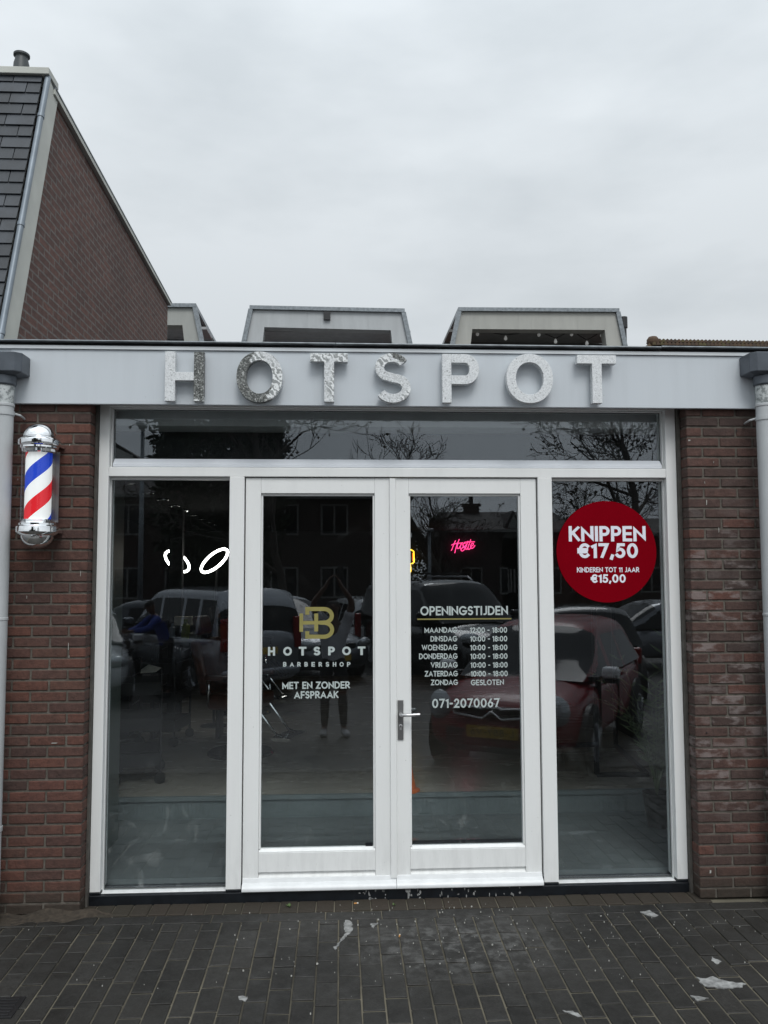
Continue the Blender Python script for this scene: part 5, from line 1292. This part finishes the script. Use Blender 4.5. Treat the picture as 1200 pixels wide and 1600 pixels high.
    for s in (-1, 1):
        mb = MB()
        zc = H*.46; mt = Matrix.Translation((fx-.13, s*hw*.74, zc)) @ Matrix.Rotation(s*R(32), 4, 'Z') @ Matrix.Diagonal((.10, .19 if not chevrons else .15, .095 if not chevrons else .16, 1))
        for i in range(7):
            for j in range(12): pass
        vs = [mt @ Vector((math.sin(R(i*30))*math.cos(R(j*30)), math.sin(R(i*30))*math.sin(R(j*30)), math.cos(R(i*30)))) for i in range(7) for j in range(12)]
        mb.add(vs, [(i*12+j, i*12+(j+1) % 12, (i+1)*12+(j+1) % 12, (i+1)*12+j) for i in range(6) for j in range(12)]); mb.build('headlight', 'lamp_clear', th, smooth=True)
        mb = MB(); zt_ = H*.52; mb.box(-.5*L-.005, -.5*L+.09, s*hw*.80-.07, s*hw*.80+.07, zt_-.15, zt_+(.38 if kind != 'hatch' else .1)); mb.build('tail_light', 'lamp_red', th, bevel=.03)
        mb = MB(); p = Vector((.215*L, s*(hw+.11), H*.64)); mb.box(p.x-.06, p.x+.07, p.y-.10, p.y+.08, p.z-.035, p.z+.09); mm = mb.build('wing_mirror', mirror_mat or paint, th, bevel=.04, seg=3)
        mb = MB(); mb.box(p.x-.05, p.x+.06, p.y-s*.16-.04, p.y-s*.16+.06, p.z-.07, p.z-.02); mb.box(p.x-.06, p.x+.06, p.y-.09, p.y+.07, p.z-.075, p.z-.036); mb.build('mirror_foot', 'trim', mm)
        for q in (-.12, .12):
            mb = MB(); mb.box(q*L-.09, q*L+.09, s*hw*.985-.012, s*hw*.985+.014, H*.55, H*.575); mb.build('door_handle', paint if not chevrons else paint, th, bevel=.005)
            mb = MB(); mb.box(q*L+.30, q*L+.308, s*hw*.965-.03, s*hw*.965+.032, .34, H*.6); mb.build('door_gap', 'trim', th)
    mb = MB(); mb.box(fx-.14, fx-.015, -hw*.62, hw*.62, .34, .44 if not chevrons else .50); mb.box(fx-.1, fx-.005, -hw*.5, hw*.5, .27, .33); mb.build('lower_grille', 'trim', th, bevel=.02)
    if not chevrons:
        mb = MB(); mb.box(fx-.17, fx-.035, -hw*.46, hw*.46, H*.40, H*.46); mb.build('grille', 'trim', th, bevel=.02)
    else:
        zz = H*.445; mb = MB(); xx = lambda y: fx+.012-.16*abs(y)**2*1.2
        up2 = [(-.42, .015), (-.39, .05), (-.10, .03), (0, .085), (.10, .03), (.39, .05), (.42, .015)]; dn = [(.41, -.02), (.10, -.045), (0, .012), (-.10, -.045), (-.41, -.02)]
        mb.tube([(xx(a)+.01, a*.98, zz+b_*1.25) for a, b_ in up2+dn], .0115, 7, closed=True); mb.build('chevron_trim', plain('chrome_trim', (.9, .9, .92), .3, .4), th, smooth=True)
        mb = MB(); mb.box(fx-.13, fx-.002, -.40, .40, zz-.045, zz+.045); mb.build('grille', 'trim', th, bevel=.02)
    mb = MB(); mb.box(-fx-.02, -fx+.15, -hw*.86, hw*.86, .36, .50); mb.build('rear_bumper', paint, th, bevel=.05, seg=3)
    for s, x in ((1, fx+.004), (-1, -fx-.03)):
        mb = MB(); z0_ = .42 if s > 0 else H*.40
        mb.box(min(x, x+s*.012), max(x, x+s*.012), -.26, .26, z0_, z0_+.11); pl2 = mb.build('number_plate', 'plate_y', th)
        if plate:
            tm = MB(); text_mesh(tm, plate, -.22, .22, z0_+.022, z0_+.088, 0, t=.2, gap=.2)
            tm.v = [((x+s*.0135), (v[0] if s > 0 else -v[0]), v[2]) for v in tm.v]; tm.build('plate_lettering', 'trim', pl2)
    if rack:
        for s in (-1, 1):
            mb = MB(); mb.tube([(-.40*L, s*hw*.62, H-.06), (-.38*L, s*hw*.62, H+.05), (.0*L, s*hw*.62, H+.05), (.06*L, s*hw*.60, H-.08)], .018, 8); mb.build('roof_rail', 'rim', th, smooth=True)
        for x in (-.25, -.08):
            mb = MB(); mb.bar((x*L, -hw*.7, H+.12), (x*L, hw*.7, H+.12), .05, .03); mb.build('roof_bar', 'trim', th)
    return th
M['p_red'] = plain('red_car_paint', (.19, .003, .009), .3, 0, .03, 2, 0, .5, coat=.25); M['p_black'] = carpaint('black_car_paint', (.010, .011, .013)); M['p_grey'] = carpaint('grey_car_paint', (.16, .17, .19), .5)
M['p_silver'] = carpaint('silver_car_paint', (.32, .34, .37), .6); M['p_white'] = carpaint('white_car_paint', (.62, .64, .66), 0); M['p_dark'] = carpaint('dark_blue_car_paint', (.02, .028, .04))
def g(x, Y): return (x, Y, gz(Y)-.003)
def side(px, d): return ax(px, 900, CAM.y+d)
car('small_car', 'small red hatchback with white wing mirrors and chrome grille trim, mirrored in the right door', 'p_red', g(2.42, -4.6), R(120), L=3.8, W=1.62, H=1.48, plate='L-857-V6', mirror_mat=plain('white_mirror_cap', (.9, .9, .92), .3), chevrons=True)
car('parked_van', 'black van with roof rails mirrored behind the opening hours lettering', 'p_black', g(side(694, 17), 5.24-17.2), R(68), L=4.7, W=1.9, H=1.92, kind='van', rack=True, cat='van')
car('parked_car', 'grey car with sloping windscreen mirrored left of the gold monogram', 'p_grey', g(side(440, 17.5), 5.24-17.5), R(56), L=4.3, W=1.8, H=1.6)
car('parked_car', 'pale estate car mirrored behind the photographer\'s raised arm', 'p_white', g(side(566, 21), 5.24-21), R(-104), L=4.4, W=1.75, H=1.5, kind='wagon')
car('parked_van', 'blue-grey delivery van seen from behind, mirrored in the left window', 'p_silver', g(side(312, 15.4), 5.24-15.6), R(-128), L=4.2, W=1.75, H=1.82, kind='van', cat='van')
car('parked_car', 'dark car mirrored left of the blue-grey van', 'p_dark', g(side(222, 19), 5.24-19), R(196), L=4.3, W=1.75, H=1.5)
car('parked_car', 'white car mirrored in the far left edge of the left window', 'p_white', g(side(150, 15)-.3, 5.24-15), R(74), L=4.0, W=1.72, H=1.48)
car('parked_car', 'black hatchback seen from behind, mirrored under the price sticker', 'p_black', g(side(905, 15.0), 5.24-15), R(-78), L=4.1, W=1.78, H=1.5)
car('parked_car', 'dark grey car mirrored at the right edge of the right window', 'p_grey', g(side(1010, 18), 5.24-18), R(172), L=4.4, W=1.8, H=1.46)

# ---- people
M['skin'] = plain('dark_brown_skin', (.12, .062, .042), .5, 0, .08, 10); M['hair'] = plain('dark_hair', (.012, .010, .009), .8)
M['tee'] = plain('light_grey_t_shirt', (.50, .51, .54), .85, 0, .1, 8, .2); M['shorts'] = plain('black_trousers', (.014, .015, .017), .85, 0, .2, 8, .2)
M['legs'] = plain('dark_grey_leggings', (.06, .065, .07), .8); M['shoe'] = plain('grey_white_trainers', (.40, .41, .42), .6, 0, .3, 20); M['blue'] = plain('blue_jacket', (.008, .030, .20), .7, 0, .2, 5)
def skin(name, chains, mat, parent, sub=1, root=0):
    """chains of (point, radius) sharing points by key; one continuous skinned surface"""
    idx = {}; vs = []; rad = []; es = []
    for ch in chains:
        prev = None
        for p, r_ in ch:
            k = tuple(round(c, 4) for c in p)
            if k not in idx: idx[k] = len(vs); vs.append(p); rad.append(r_)
            i = idx[k]
            if prev is not None and prev != i: es.append((prev, i))
            prev = i
    me = bpy.data.meshes.new(name); me.from_pydata(vs, es, []); me.materials.append(M[mat])
    o = bpy.data.objects.new(name, me); COL.objects.link(o); o.parent = parent
    md = o.modifiers.new('skin', 'SKIN'); md.use_smooth_shade = True; md.branch_smoothing = .6
    if not me.skin_vertices: 
        bpy.context.view_layer.objects.active = o
    for i, s in enumerate(me.skin_vertices[0].data): 
        r_ = rad[i]; s.radius = (r_, r_) if not isinstance(r_, tuple) else r_; s.use_root = (i == root)
    u = o.modifiers.new('sub', 'SUBSURF'); u.levels = sub; u.render_levels = sub
    return o
def person(label, loc, rz, J, top, bottom, legs, shoe, short=True, headtilt=0, grip=None):
    """J: dict of joints in metres, x right, y forward, z up"""
    th = thing('person', label, 'person', loc, rz=rz, world=False)
    pe, wa, ch, nk, hd = J['pelvis'], J['waist'], J['chest'], J['neck'], J['head']
    body = [[(pe, (.155, .11)), (wa, (.135, .095)), (ch, (.165, .115)), (nk, .055), (Vector(hd)*.5+Vector(nk)*.5, .062), (hd, (.078, .098)), ((hd[0], hd[1]-.005, hd[2]+.085), (.066, .082))]]
    body = [[(tuple(p), r_) for p, r_ in body[0]]]
    for s in ('l', 'r'):
        body.append([(tuple(ch), (.165, .115)), (J['sh'+s], .062), (J['el'+s], .042), (J['wr'+s], .028)])
        body.append([(tuple(pe), (.155, .11)), (J['hp'+s], .092), (J['kn'+s], .056), (J['an'+s], .036), (J['to'+s], .034)])
        w = Vector(J['wr'+s]); hdn = Vector(J['ha'+s]); palm = w.lerp(hdn, .6); fw = (hdn-w).normalized(); lat = Vector(J['la'+s])
        body[-2].append((tuple(palm), (.036, .018)))
        bend = Vector(J['be'+s])
        for k, (o_, l_) in enumerate(((-.030, .068), (-.010, .078), (.010, .072), (.029, .056))):
            b0 = palm+lat*o_+fw*.035; b1 = b0+fw*l_*.5+bend*.010; b2 = b1+fw*l_*.3+bend*.028
            body.append([(tuple(palm), (.036, .018)), (tuple(b0), .0105), (tuple(b1), .009), (tuple(b2), .0075)])
        t0 = palm-lat*.036-fw*.012; t1 = t0-lat*.028+fw*.022; t2 = t1-lat*.008+fw*.030
        body.append([(tuple(palm), (.036, .018)), (tuple(t0), .012), (tuple(t1), .0105), (tuple(t2), .009)])
    b = skin('body', body, 'skin', th, 1)
    # nose, eyes, mouth and ears lie on the head, tilted with it
    H = Matrix.Translation(hd) @ Matrix.Rotation(headtilt, 4, 'X')
    mb = MB(); mb.add([H @ Vector(v) for v in ((-.014, .088, -.012), (.014, .088, -.012), (0, .118, -.008), (0, .090, .035), (0, .088, -.02))], [(0, 2, 3), (2, 1, 3), (0, 4, 2), (4, 1, 2)]); mb.build('nose', 'skin', b, smooth=True)
    for s in (-1, 1):
        mb = MB(); c = H @ Vector((s*.031, .082, .028)); mb.lathe([(.002, -.012), (.010, -.008), (.012, 0), (.010, .008), (.002, .012)], c, 10); mb.build('eye', plain('eye_dark', (.03, .02, .02), .2), b, smooth=True)
        mb = MB(); c = H @ Vector((s*.080, .0, .01)); mb.lathe([(.004, -.03), (.012, -.015), (.015, .012), (.004, .03)], c, 8); mb.build('ear', 'skin', b, smooth=True)
    mb = MB(); c = H @ Vector((0, .090, -.042)); mb.box(c.x-.022, c.x+.022, c.y-.006, c.y+.004, c.z-.005, c.z+.005); mb.build('mouth', plain('lips', (.16, .05, .045), .5), b, bevel=.003)
    hp_ = [[(tuple(H @ Vector((0, -.030, .0))), (.080, .082)), (tuple(H @ Vector((0, -.012, .055))), (.086, .096)), (tuple(H @ Vector((0, .0, .105))), (.070, .08))]]
    skin('hair', hp_, 'hair', th, 2)
    k = 1.13
    tch = [[(J['hem'], (.185, .13)), (wa, (.165, .118)), (ch, (.188, .132)), (tuple(Vector(nk)-Vector((0, 0, .035))), .075)]]
    for s in ('l', 'r'):
        sh, el = Vector(J['sh'+s]), Vector(J['el'+s]); sl = .62 if short else 1.0; end = el if short is False else sh.lerp(el, sl)
        c_ = [(ch, (.188, .132)), (tuple(sh), .082), (tuple(end), .070 if short else .058)]
        if not short: c_.append((tuple(Vector(el).lerp(Vector(J['wr'+s]), .92)), .044))
        tch.append(c_)
    skin('t_shirt' if short else 'jacket', tch, top, th, 2)
    for nm, frac, mt_ in (('trousers', 1.0, bottom),):
        c_ = [[((pe[0], pe[1], pe[2]+.15), (.160, .118)), (pe, (.168, .122))]]
        for s in ('l', 'r'):
            hpj, kn, an = Vector(J['hp'+s]), Vector(J['kn'+s]), Vector(J['an'+s])
            c_.append([(pe, (.168, .122)), (tuple(hpj), .105), (tuple(hpj.lerp(kn, .85)), .078)] + ([] if legs else [(tuple(kn), .07), (tuple(kn.lerp(an, .94)), .055)]))
        skin(nm, c_, mt_, th, 2)
    if legs:
        for s in ('l', 'r'):
            kn, an, hpj = Vector(J['kn'+s]), Vector(J['an'+s]), Vector(J['hp'+s]); skin('legging', [[(tuple(hpj.lerp(kn, .8)), .068), (tuple(kn), .062), (tuple(kn.lerp(an, .35)), .062), (tuple(kn.lerp(an, .97)), .042)]], legs, th, 2)
    for s in ('l', 'r'):
        an, to = Vector(J['an'+s]), Vector(J['to'+s]); skin('shoe', [[(tuple(an+Vector((0, -.045, -.045))), (.045, .042)), (tuple(an+Vector((0, .02, -.03))), (.050, .055)), (tuple(to+Vector((0, 0, -.0))), (.050, .036)), (tuple(to+Vector((0, .055, -.006))), (.040, .028))]], shoe, th, 2)
    return th
yb = -5.42; zg = gz(yb)
J = dict(pelvis=(0, 0, .92), waist=(0, .01, 1.08), chest=(0, .0, 1.29), neck=(0, -.01, 1.47), head=(.0, -.005, 1.585), hem=(0, 0, .80),
         shl=(-.175, 0, 1.40), shr=(.175, 0, 1.40), ell=(-.255, .10, 1.665), elr=(.235, .10, 1.675), wrl=(-.095, .235, 1.865), wrr=(.095, .235, 1.875),
         hal=(-.055, .262, 1.955), har=(.058, .262, 1.965), lal=(0, -1, 0), lar=(0, -1, 0), bel=(1, .2, 0), ber=(-1, .2, 0),
         hpl=(-.09, 0, .86), hpr=(.09, 0, .86), knl=(-.105, .03, .47), knr=(.115, .03, .47), anl=(-.11, 0, .10), anr=(.13, 0, .10), tol=(-.13, .12, .045), tor=(.17, .12, .045))
person('person in light t-shirt and black shorts holding a phone overhead, mirrored in the door', (-.09, yb, zg), 0, J, 'tee', 'shorts', 'legs', 'shoe', True, R(12))
ph = thing('phone', 'black phone held upright above the head by the mirrored person', 'phone', (.0, -5.15, zg+1.90))
mb = MB(); mb.box(-.0385, .0385, -5.148, -5.139, 1.865, 2.012); o = mb.build('case', plain('phone_case', (.012, .012, .014), .3), ph, bevel=.006, seg=3)
mb = MB(); mb.lathe([(.007, 0), (.007, .003)], (-.022, -5.1385, 1.988), 16, Matrix.Rotation(-PI/2, 3, 'X')); mb.lathe([(.007, 0), (.007, .003)], (-.022, -5.1385, 1.962), 16, Matrix.Rotation(-PI/2, 3, 'X')); mb.build('lens', 'car_glass', o)
xb_ = side(262, 14.2); yb2 = 5.24-14.2
J2 = dict(J); J2.update(chest=(0, .16, 1.24), waist=(0, .06, 1.06), neck=(0, .24, 1.38), head=(0, .30, 1.49), shl=(-.17, .20, 1.32), shr=(.17, .20, 1.32), ell=(-.22, .42, 1.14), elr=(.22, .40, 1.14), wrl=(-.12, .62, 1.10), wrr=(.14, .62, 1.12), hal=(-.10, .71, 1.10), har=(.12, .71, 1.12), lal=(0, 0, 1), lar=(0, 0, 1))
person('person in a blue jacket bending beside the blue-grey van, mirrored in the left window', (xb_, yb2, gz(yb2)), R(60), J2, 'blue', 'shorts', None, 'shorts', False, R(-20))

# ---- trees
M['bark'] = plain('dark_bark', (.045, .038, .032), .9, 0, .4, 6, .5)
def bare_tree(x, Y, Ht, seed, label, tr=.16, lean=0, leaves=60, depth=6, first=.62, spread=.62, group='bare trees across the street'):
    rs = random.Random(seed); th = thing('bare_tree', label, 'tree', (x, Y, gz(Y)-.14+.1), group=group)
    trunk = MB(); br = MB(); lf = MB(); z00 = -.1
    def grow(mb, p, d, L, r_, lv):
        n = (10 if lv == 0 else 4) if lv < 2 else 3; pts = [p.copy()]; rs_ = [r_]; q = p.copy()
        for k in range(n):
            d = (d + Vector((rs.gauss(0, .13), rs.gauss(0, .13), rs.gauss(.04, .07)))).normalized(); q = q+d*L/n; pts.append(q.copy()); rs_.append(max(.012, r_*(1-.38*(k+1)/n)))
        mb.tube(pts, rs_, 7 if lv == 0 else (5 if lv < 3 else 3), cap=False)
        if lv >= depth-1:
            if leaves and rs.random() < leaves/100:
                s = rs.uniform(.04, .08); lf.add([q, q+Vector((s, 0, -s*.6)), q+Vector((0, s*.3, -s*1.5)), q+Vector((-s, 0, -s*.6))], [(0, 1, 2, 3)])
            return
        k = rs.choice((2, 3, 3)) if lv else 9
        for i in range(k):
            f = rs.uniform(.3, 1.0) if i else 1.0
            base_ = pts[min(n, max(1, int(f*n+.5)))]; az_ = rs.uniform(0, 2*PI); s = spread*rs.uniform(.7, 1.35)
            ax1 = d.cross(Vector((0, 0, 1)) if abs(d.z) < .9 else Vector((1, 0, 0))).normalized(); ax2 = ax1.cross(d)
            nd = (d*math.cos(s) + (ax1*math.cos(az_)+ax2*math.sin(az_))*math.sin(s)).normalized()
            grow(br, base_, nd, L*rs.uniform(.60, .80) if lv else Ht*rs.uniform(.16, .26), rs_[min(n, int(f*n+.5))]*rs.uniform(.5, .72), lv+1)
    grow(trunk, Vector((x, Y, gz(Y)-.14)), Vector((lean, 0, 1)).normalized(), Ht*(first+.12), tr, 0)
    trunk.build('trunk', 'bark', th, smooth=True); br.build('crown', 'bark', th)
    if lf.v: lf.build('dead_leaves', plain('dead_leaf', (.04, .032, .022), .8), th)
def D(px, d): return side(px, d), 5.24-d
def T(px, d, Ht, seed, label, **kw): x, Y = D(px, d); bare_tree(x, Y, Ht, seed, label, **kw)
T(456, 27, 9.6, 11, 'bare tree with curled leaves mirrored above the left door', tr=.15, leaves=45, depth=7)
T(968, 27, 9.8, 23, 'large bare tree with curled leaves mirrored at the right end of the transom', tr=.16, leaves=45, depth=7, spread=.58)
T(710, 36, 7.4, 5, 'thick pollarded tree mirrored above the neon sign', tr=.26, leaves=0, first=.66, spread=.5)
T(664, 40, 5.4, 8, 'thin bare tree mirrored beside the right door stile', tr=.14, leaves=20)
T(905, 44, 6.4, 14, 'wide bare tree mirrored right of the right post', tr=.2, leaves=30, spread=.75)
T(862, 46, 5.8, 31, 'bare tree mirrored behind the right post', tr=.2, leaves=30, spread=.75)
T(790, 44, 5.0, 41, 'bare tree mirrored behind the chimney', tr=.17, leaves=20, spread=.7)
T(1010, 50, 6.6, 47, 'distant bare tree mirrored above the price sticker', tr=.2, leaves=20, spread=.75)
T(590, 44, 5.4, 51, 'small bare tree mirrored above the monogram', tr=.13, leaves=20, spread=.7)
def leafy(name, label, x, Y, prof, n, seed, col, size=.16, trunk=.2, cat='tree'):
    rs = random.Random(seed); th = thing(name, label, cat, (x, Y, gz(Y)-.14)); z0 = gz(Y)-.14
    mb = MB(); top = prof[-1][1]; mb.tube([(x, Y, z0), (x+.05, Y, z0+top*.45), (x, Y, z0+top*.9)], [trunk, trunk*.7, trunk*.2], 8); mb.build('trunk', 'bark', th, smooth=True)
    mb = MB()
    clumps = []
    for i in range(n//38):
        u = rs.random(); z_ = prof[0][1]+(top-prof[0][1])*u
        for (r0_, a), (r1_, b_) in zip(prof[:-1], prof[1:]):
            if a <= z_ <= b_: rr_ = r0_+(r1_-r0_)*(z_-a)/(b_-a+1e-6)
        a_ = rs.uniform(0, 2*PI); q = rr_*math.sqrt(rs.uniform(.25, 1.15)); clumps.append((x+q*math.cos(a_), Y+q*math.sin(a_), z0+z_, rs.uniform(.25, .55)*max(.5, rr_*.40)))
    for cx, cy, cz, cr in clumps:
        for k in range(38):
            v = Vector((rs.gauss(0, 1), rs.gauss(0, 1), rs.gauss(0, .8)))*cr*.55; p = Vector((cx, cy, cz))+v
            a_ = Vector((rs.gauss(0, 1), rs.gauss(0, 1), rs.gauss(0, 1))).normalized(); b_ = a_.orthogonal().normalized(); s = size*rs.uniform(.5, 1.2)
            mb.add([p, p+a_*s*.5+b_*s*.25, p+a_*s, p+a_*s*.5-b_*s*.25], [(0, 1, 2, 3)])
    mb.build('crown', plain(name+'_leaf_%d' % seed, col, .7, 0, .5, 2), th)
x, Y = D(345, 31); leafy('ivy_tree', 'dense dark ivy-clad tree mirrored at the left of the transom', x, Y, [(1.2, 1.0), (2.1, 3.5), (2.3, 6.5), (2.0, 8.2), (.9, 10.2), (.3, 11)], 26000, 3, (.022, .036, .016), .34)
x, Y = D(668, 46); leafy('hedge', 'dark hedge mass mirrored below the bare trees', x, Y, [(4.5, .1), (4.6, 1.8), (3.2, 3.4), (.8, 3.9)], 9000, 6, (.02, .03, .014), .3, cat='hedge')

# ---- buildings across the street
M['far_brick'] = plain('far_dark_brick', (.038, .025, .022), .85, 0, .3, 1.5); M['far_roof'] = plain('far_roof_tile', (.035, .030, .028), .75, 0, .3, 2); M['far_white'] = plain('far_white_render', (.20, .20, .19), .7)
def far_house(label, x0, x1, Y, zeave, zridge, depth=8, wall='far_brick', chim=None, n=4, gableface=False):
    th = thing('street_house', label, 'house', ((x0+x1)/2, Y, -.14)); z0 = -.14
    mb = MB(); mb.box(x0, x1, Y-depth, Y, z0, zeave); wl = mb.build('wall', wall, th)
    mb = MB()
    if gableface:
        xm = (x0+x1)/2; mb.prism([(x0-.2, zeave-.1), (x1+.2, zeave-.1), (xm, zridge)], lambda u, v, w: (u, w, v), Y-depth, Y-.05); o = mb.build('roof', 'far_roof', th)
        mb = MB(); mb.prism([(x0+.05, zeave-.02), (x1-.05, zeave-.02), (xm, zridge-.25)], lambda u, v, w: (u, w, v), Y-.3, Y+.003); mb.build('gable', wall, th)
    else:
        mb.prism([(Y+.35, zeave), (Y+.35, zeave+.12), (Y-depth/2, zridge), (Y-depth-.35, zeave+.12), (Y-depth-.35, zeave)], lambda u, v, w: (w, u, v), x0-.2, x1+.2); o = mb.build('roof', 'far_roof', th)
        mb = MB(); mb.box(x0-.2, x1+.2, Y+.355, Y+.48, zeave, zeave+.14); mb.build('gutter', 'far_white', o)
    if chim is not None:
        for cx, zt_ in chim:
            mb = MB(); mb.box(cx-.4, cx+.4, Y-depth/2-.3, Y-depth/2+.4, zeave, zt_); mb.box(cx-.48, cx+.48, Y-depth/2-.38, Y-depth/2+.48, zt_, zt_+.15); ch_ = mb.build('chimney', 'far_brick', o)
            mb = MB(); mb.tube([(cx, Y-depth/2, zt_+.15), (cx, Y-depth/2, zt_+.75)], .12, 10); mb.build('chimney_pot', 'far_roof', ch_)
    st = (x1-x0)/n
    for fl in range(2 if zeave > 4.4 else 1):
        for i in range(n):
            xa = x0+st*(i+.22); xb = x0+st*(i+.78); za = z0+1.0+fl*2.7; zb_ = za+1.35
            if zb_ > zeave-.1: continue
            mb = MB()
            for q in ((xa, xa+.08, za, zb_), (xb-.08, xb, za, zb_), (xa+.08, xb-.08, za, za+.08), (xa+.08, xb-.08, zb_-.08, zb_), ((xa+xb)/2-.04, (xa+xb)/2+.04, za+.08, zb_-.08)): mb.box(q[0], q[1], Y, Y+.05, q[2], q[3])
            w_ = mb.build('window', 'far_white', th)
            mb = MB(); mb.box(xa+.08, xb-.08, Y, Y+.02, za+.08, zb_-.08); mb.build('pane', 'car_glass', w_)
def zd(py, d): return at(600, py, CAM.y+d).z
d1 = 40
far_house('long brick house with a tall chimney, mirrored behind the ivy-clad tree', side(196, d1), side(415, d1), 5.24-d1+4, zd(790, d1), zd(722, d1), chim=[(side(272, d1), zd(676, d1))], n=3)
far_house('dark brick house mirrored above the left door', side(418, d1), side(628, d1), 5.24-d1+4, zd(792, d1), zd(738, d1), n=3)
far_house('low brick house with chimney mirrored in the right door', side(690, 46), side(860, 46), 5.24-46+4, zd(838, 46), zd(800, 46), chim=[(side(737, 46), zd(792, 46))], n=3)
far_house('brick gable house with pale upper wall, mirrored at the right of the right door', side(785, 42), side(822, 42), 5.24-42, zd(840, 42), zd(797, 42), wall='far_white', n=1, gableface=True, depth=4)
far_house('brick house mirrored behind the price sticker', side(863, 44), side(1110, 44), 5.24-44, zd(838, 44), zd(802, 44), n=4)
M['pale_render'] = plain('pale_render', (.5, .5, .47), .8)
far_house('pale gable house mirrored at the far left of the transom', side(150, 46), side(203, 46), 5.24-46, zd(712, 46), zd(694, 46), wall='pale_render', n=2, gableface=True, depth=6)
far_house('brick house beyond the left edge of the mirrored street', side(20, 42), side(148, 42), 5.24-42+2, zd(790, 42), zd(745, 42), n=3)
for px, d, hgt, lb in ((219, 20, 5.4, 'thin grey lamp post mirrored in the left window'), (671, 24, 3.1, 'slim lamp post mirrored beside the clipper neon')):
    x, Y = D(px, d); th = thing('street_lamp', lb, 'lamp post', (x, Y, -.14)); mb = MB(); mb.tube([(x, Y, -.14), (x, Y, hgt)], [.07, .045], 10); mb.build('pole', 'zinc', th, smooth=True)
    mb = MB(); mb.box(x-.09, x+.09, Y-.1, Y+.35, hgt, hgt+.09); mb.build('lamp_head', 'zinc', th, bevel=.03)
CL0, CL1, BACK, TOP, SUN_E = (5.0, 5.45, 5.8), (6.4, 6.85, 7.2), .5, 1.5, 1.45

# ================================================================== LIGHT
w = bpy.data.worlds.new('World'); sc.world = w; w.use_nodes = True; t = w.node_tree; t.nodes.clear()
SUN_EL, SUN_ROT = R(52), R(180-10)
out = t.nodes.new('ShaderNodeOutputWorld'); bg = t.nodes.new('ShaderNodeBackground')
sky = t.nodes.new('ShaderNodeTexSky'); sky.sky_type = 'NISHITA'; sky.sun_disc = False; sky.sun_elevation = SUN_EL; sky.sun_rotation = SUN_ROT
sky.air_density = 1.5; sky.dust_density = 3
tc = t.nodes.new('ShaderNodeTexCoord')
hs = t.nodes.new('ShaderNodeHueSaturation'); hs.inputs['Saturation'].default_value = .10; t.links.new(sky.outputs[0], hs.inputs['Color'])
# overcast: an even grey veil with soft cloud banks laid over the sky
mp = t.nodes.new('ShaderNodeMapping'); mp.inputs['Scale'].default_value = (1, 1, 2.6); t.links.new(tc.outputs['Generated'], mp.inputs[0])
n = noise(t, mp.outputs[0], 1.7, 5, .5); n2 = noise(t, mp.outputs[0], 5, 5, .55)
cl = mth(t, 'ADD', mth(t, 'MULTIPLY', n, .8), mth(t, 'MULTIPLY', n2, .2))
cloud = ramp(t, cl, [(.40, CL0), (.58, CL1)])
mx = mixc(t, .93, hs.outputs[0], cloud)
sx = t.nodes.new('ShaderNodeSeparateXYZ'); t.links.new(tc.outputs['Generated'], sx.inputs[0])
# the cloud deck is brighter towards the sun, behind the photographer, and overhead
g = mth(t, 'ADD', mth(t, 'MULTIPLY', mth(t, 'MAXIMUM', mth(t, 'MULTIPLY', sx.outputs[1], -1), 0), BACK), mth(t, 'MULTIPLY', mth(t, 'POWER', mth(t, 'MAXIMUM', sx.outputs[2], 0), 2.0), TOP))
g = mth(t, 'ADD', g, 1.0)
vm = t.nodes.new('ShaderNodeVectorMath'); vm.operation = 'SCALE'; t.links.new(mx, vm.inputs[0]); t.links.new(g, vm.inputs['Scale'])
t.links.new(vm.outputs[0], bg.inputs[0]); bg.inputs[1].default_value = .1
t.links.new(bg.outputs[0], out.inputs[0])
ld = bpy.data.lights.new('sun', 'SUN'); ld.energy = SUN_E; ld.angle = R(24); ld.color = (1, .985, .96)
lo = bpy.data.objects.new('sun', ld); COL.objects.link(lo)
dv = Vector((math.sin(SUN_ROT)*math.cos(SUN_EL), math.cos(SUN_ROT)*math.cos(SUN_EL), math.sin(SUN_EL)))
lo.rotation_euler = dv.to_track_quat('Z', 'Y').to_euler(); lo.location = dv*30
sc.view_settings.view_transform = 'Standard'; sc.view_settings.look = 'None'; sc.view_settings.exposure = -.06; sc.view_settings.gamma = 1
sc.render.engine = 'CYCLES'
sc.cycles.max_bounces = 10; sc.cycles.transparent_max_bounces = 24; sc.cycles.glossy_bounces = 5; sc.cycles.diffuse_bounces = 3
sc.cycles.sample_clamp_indirect = 4
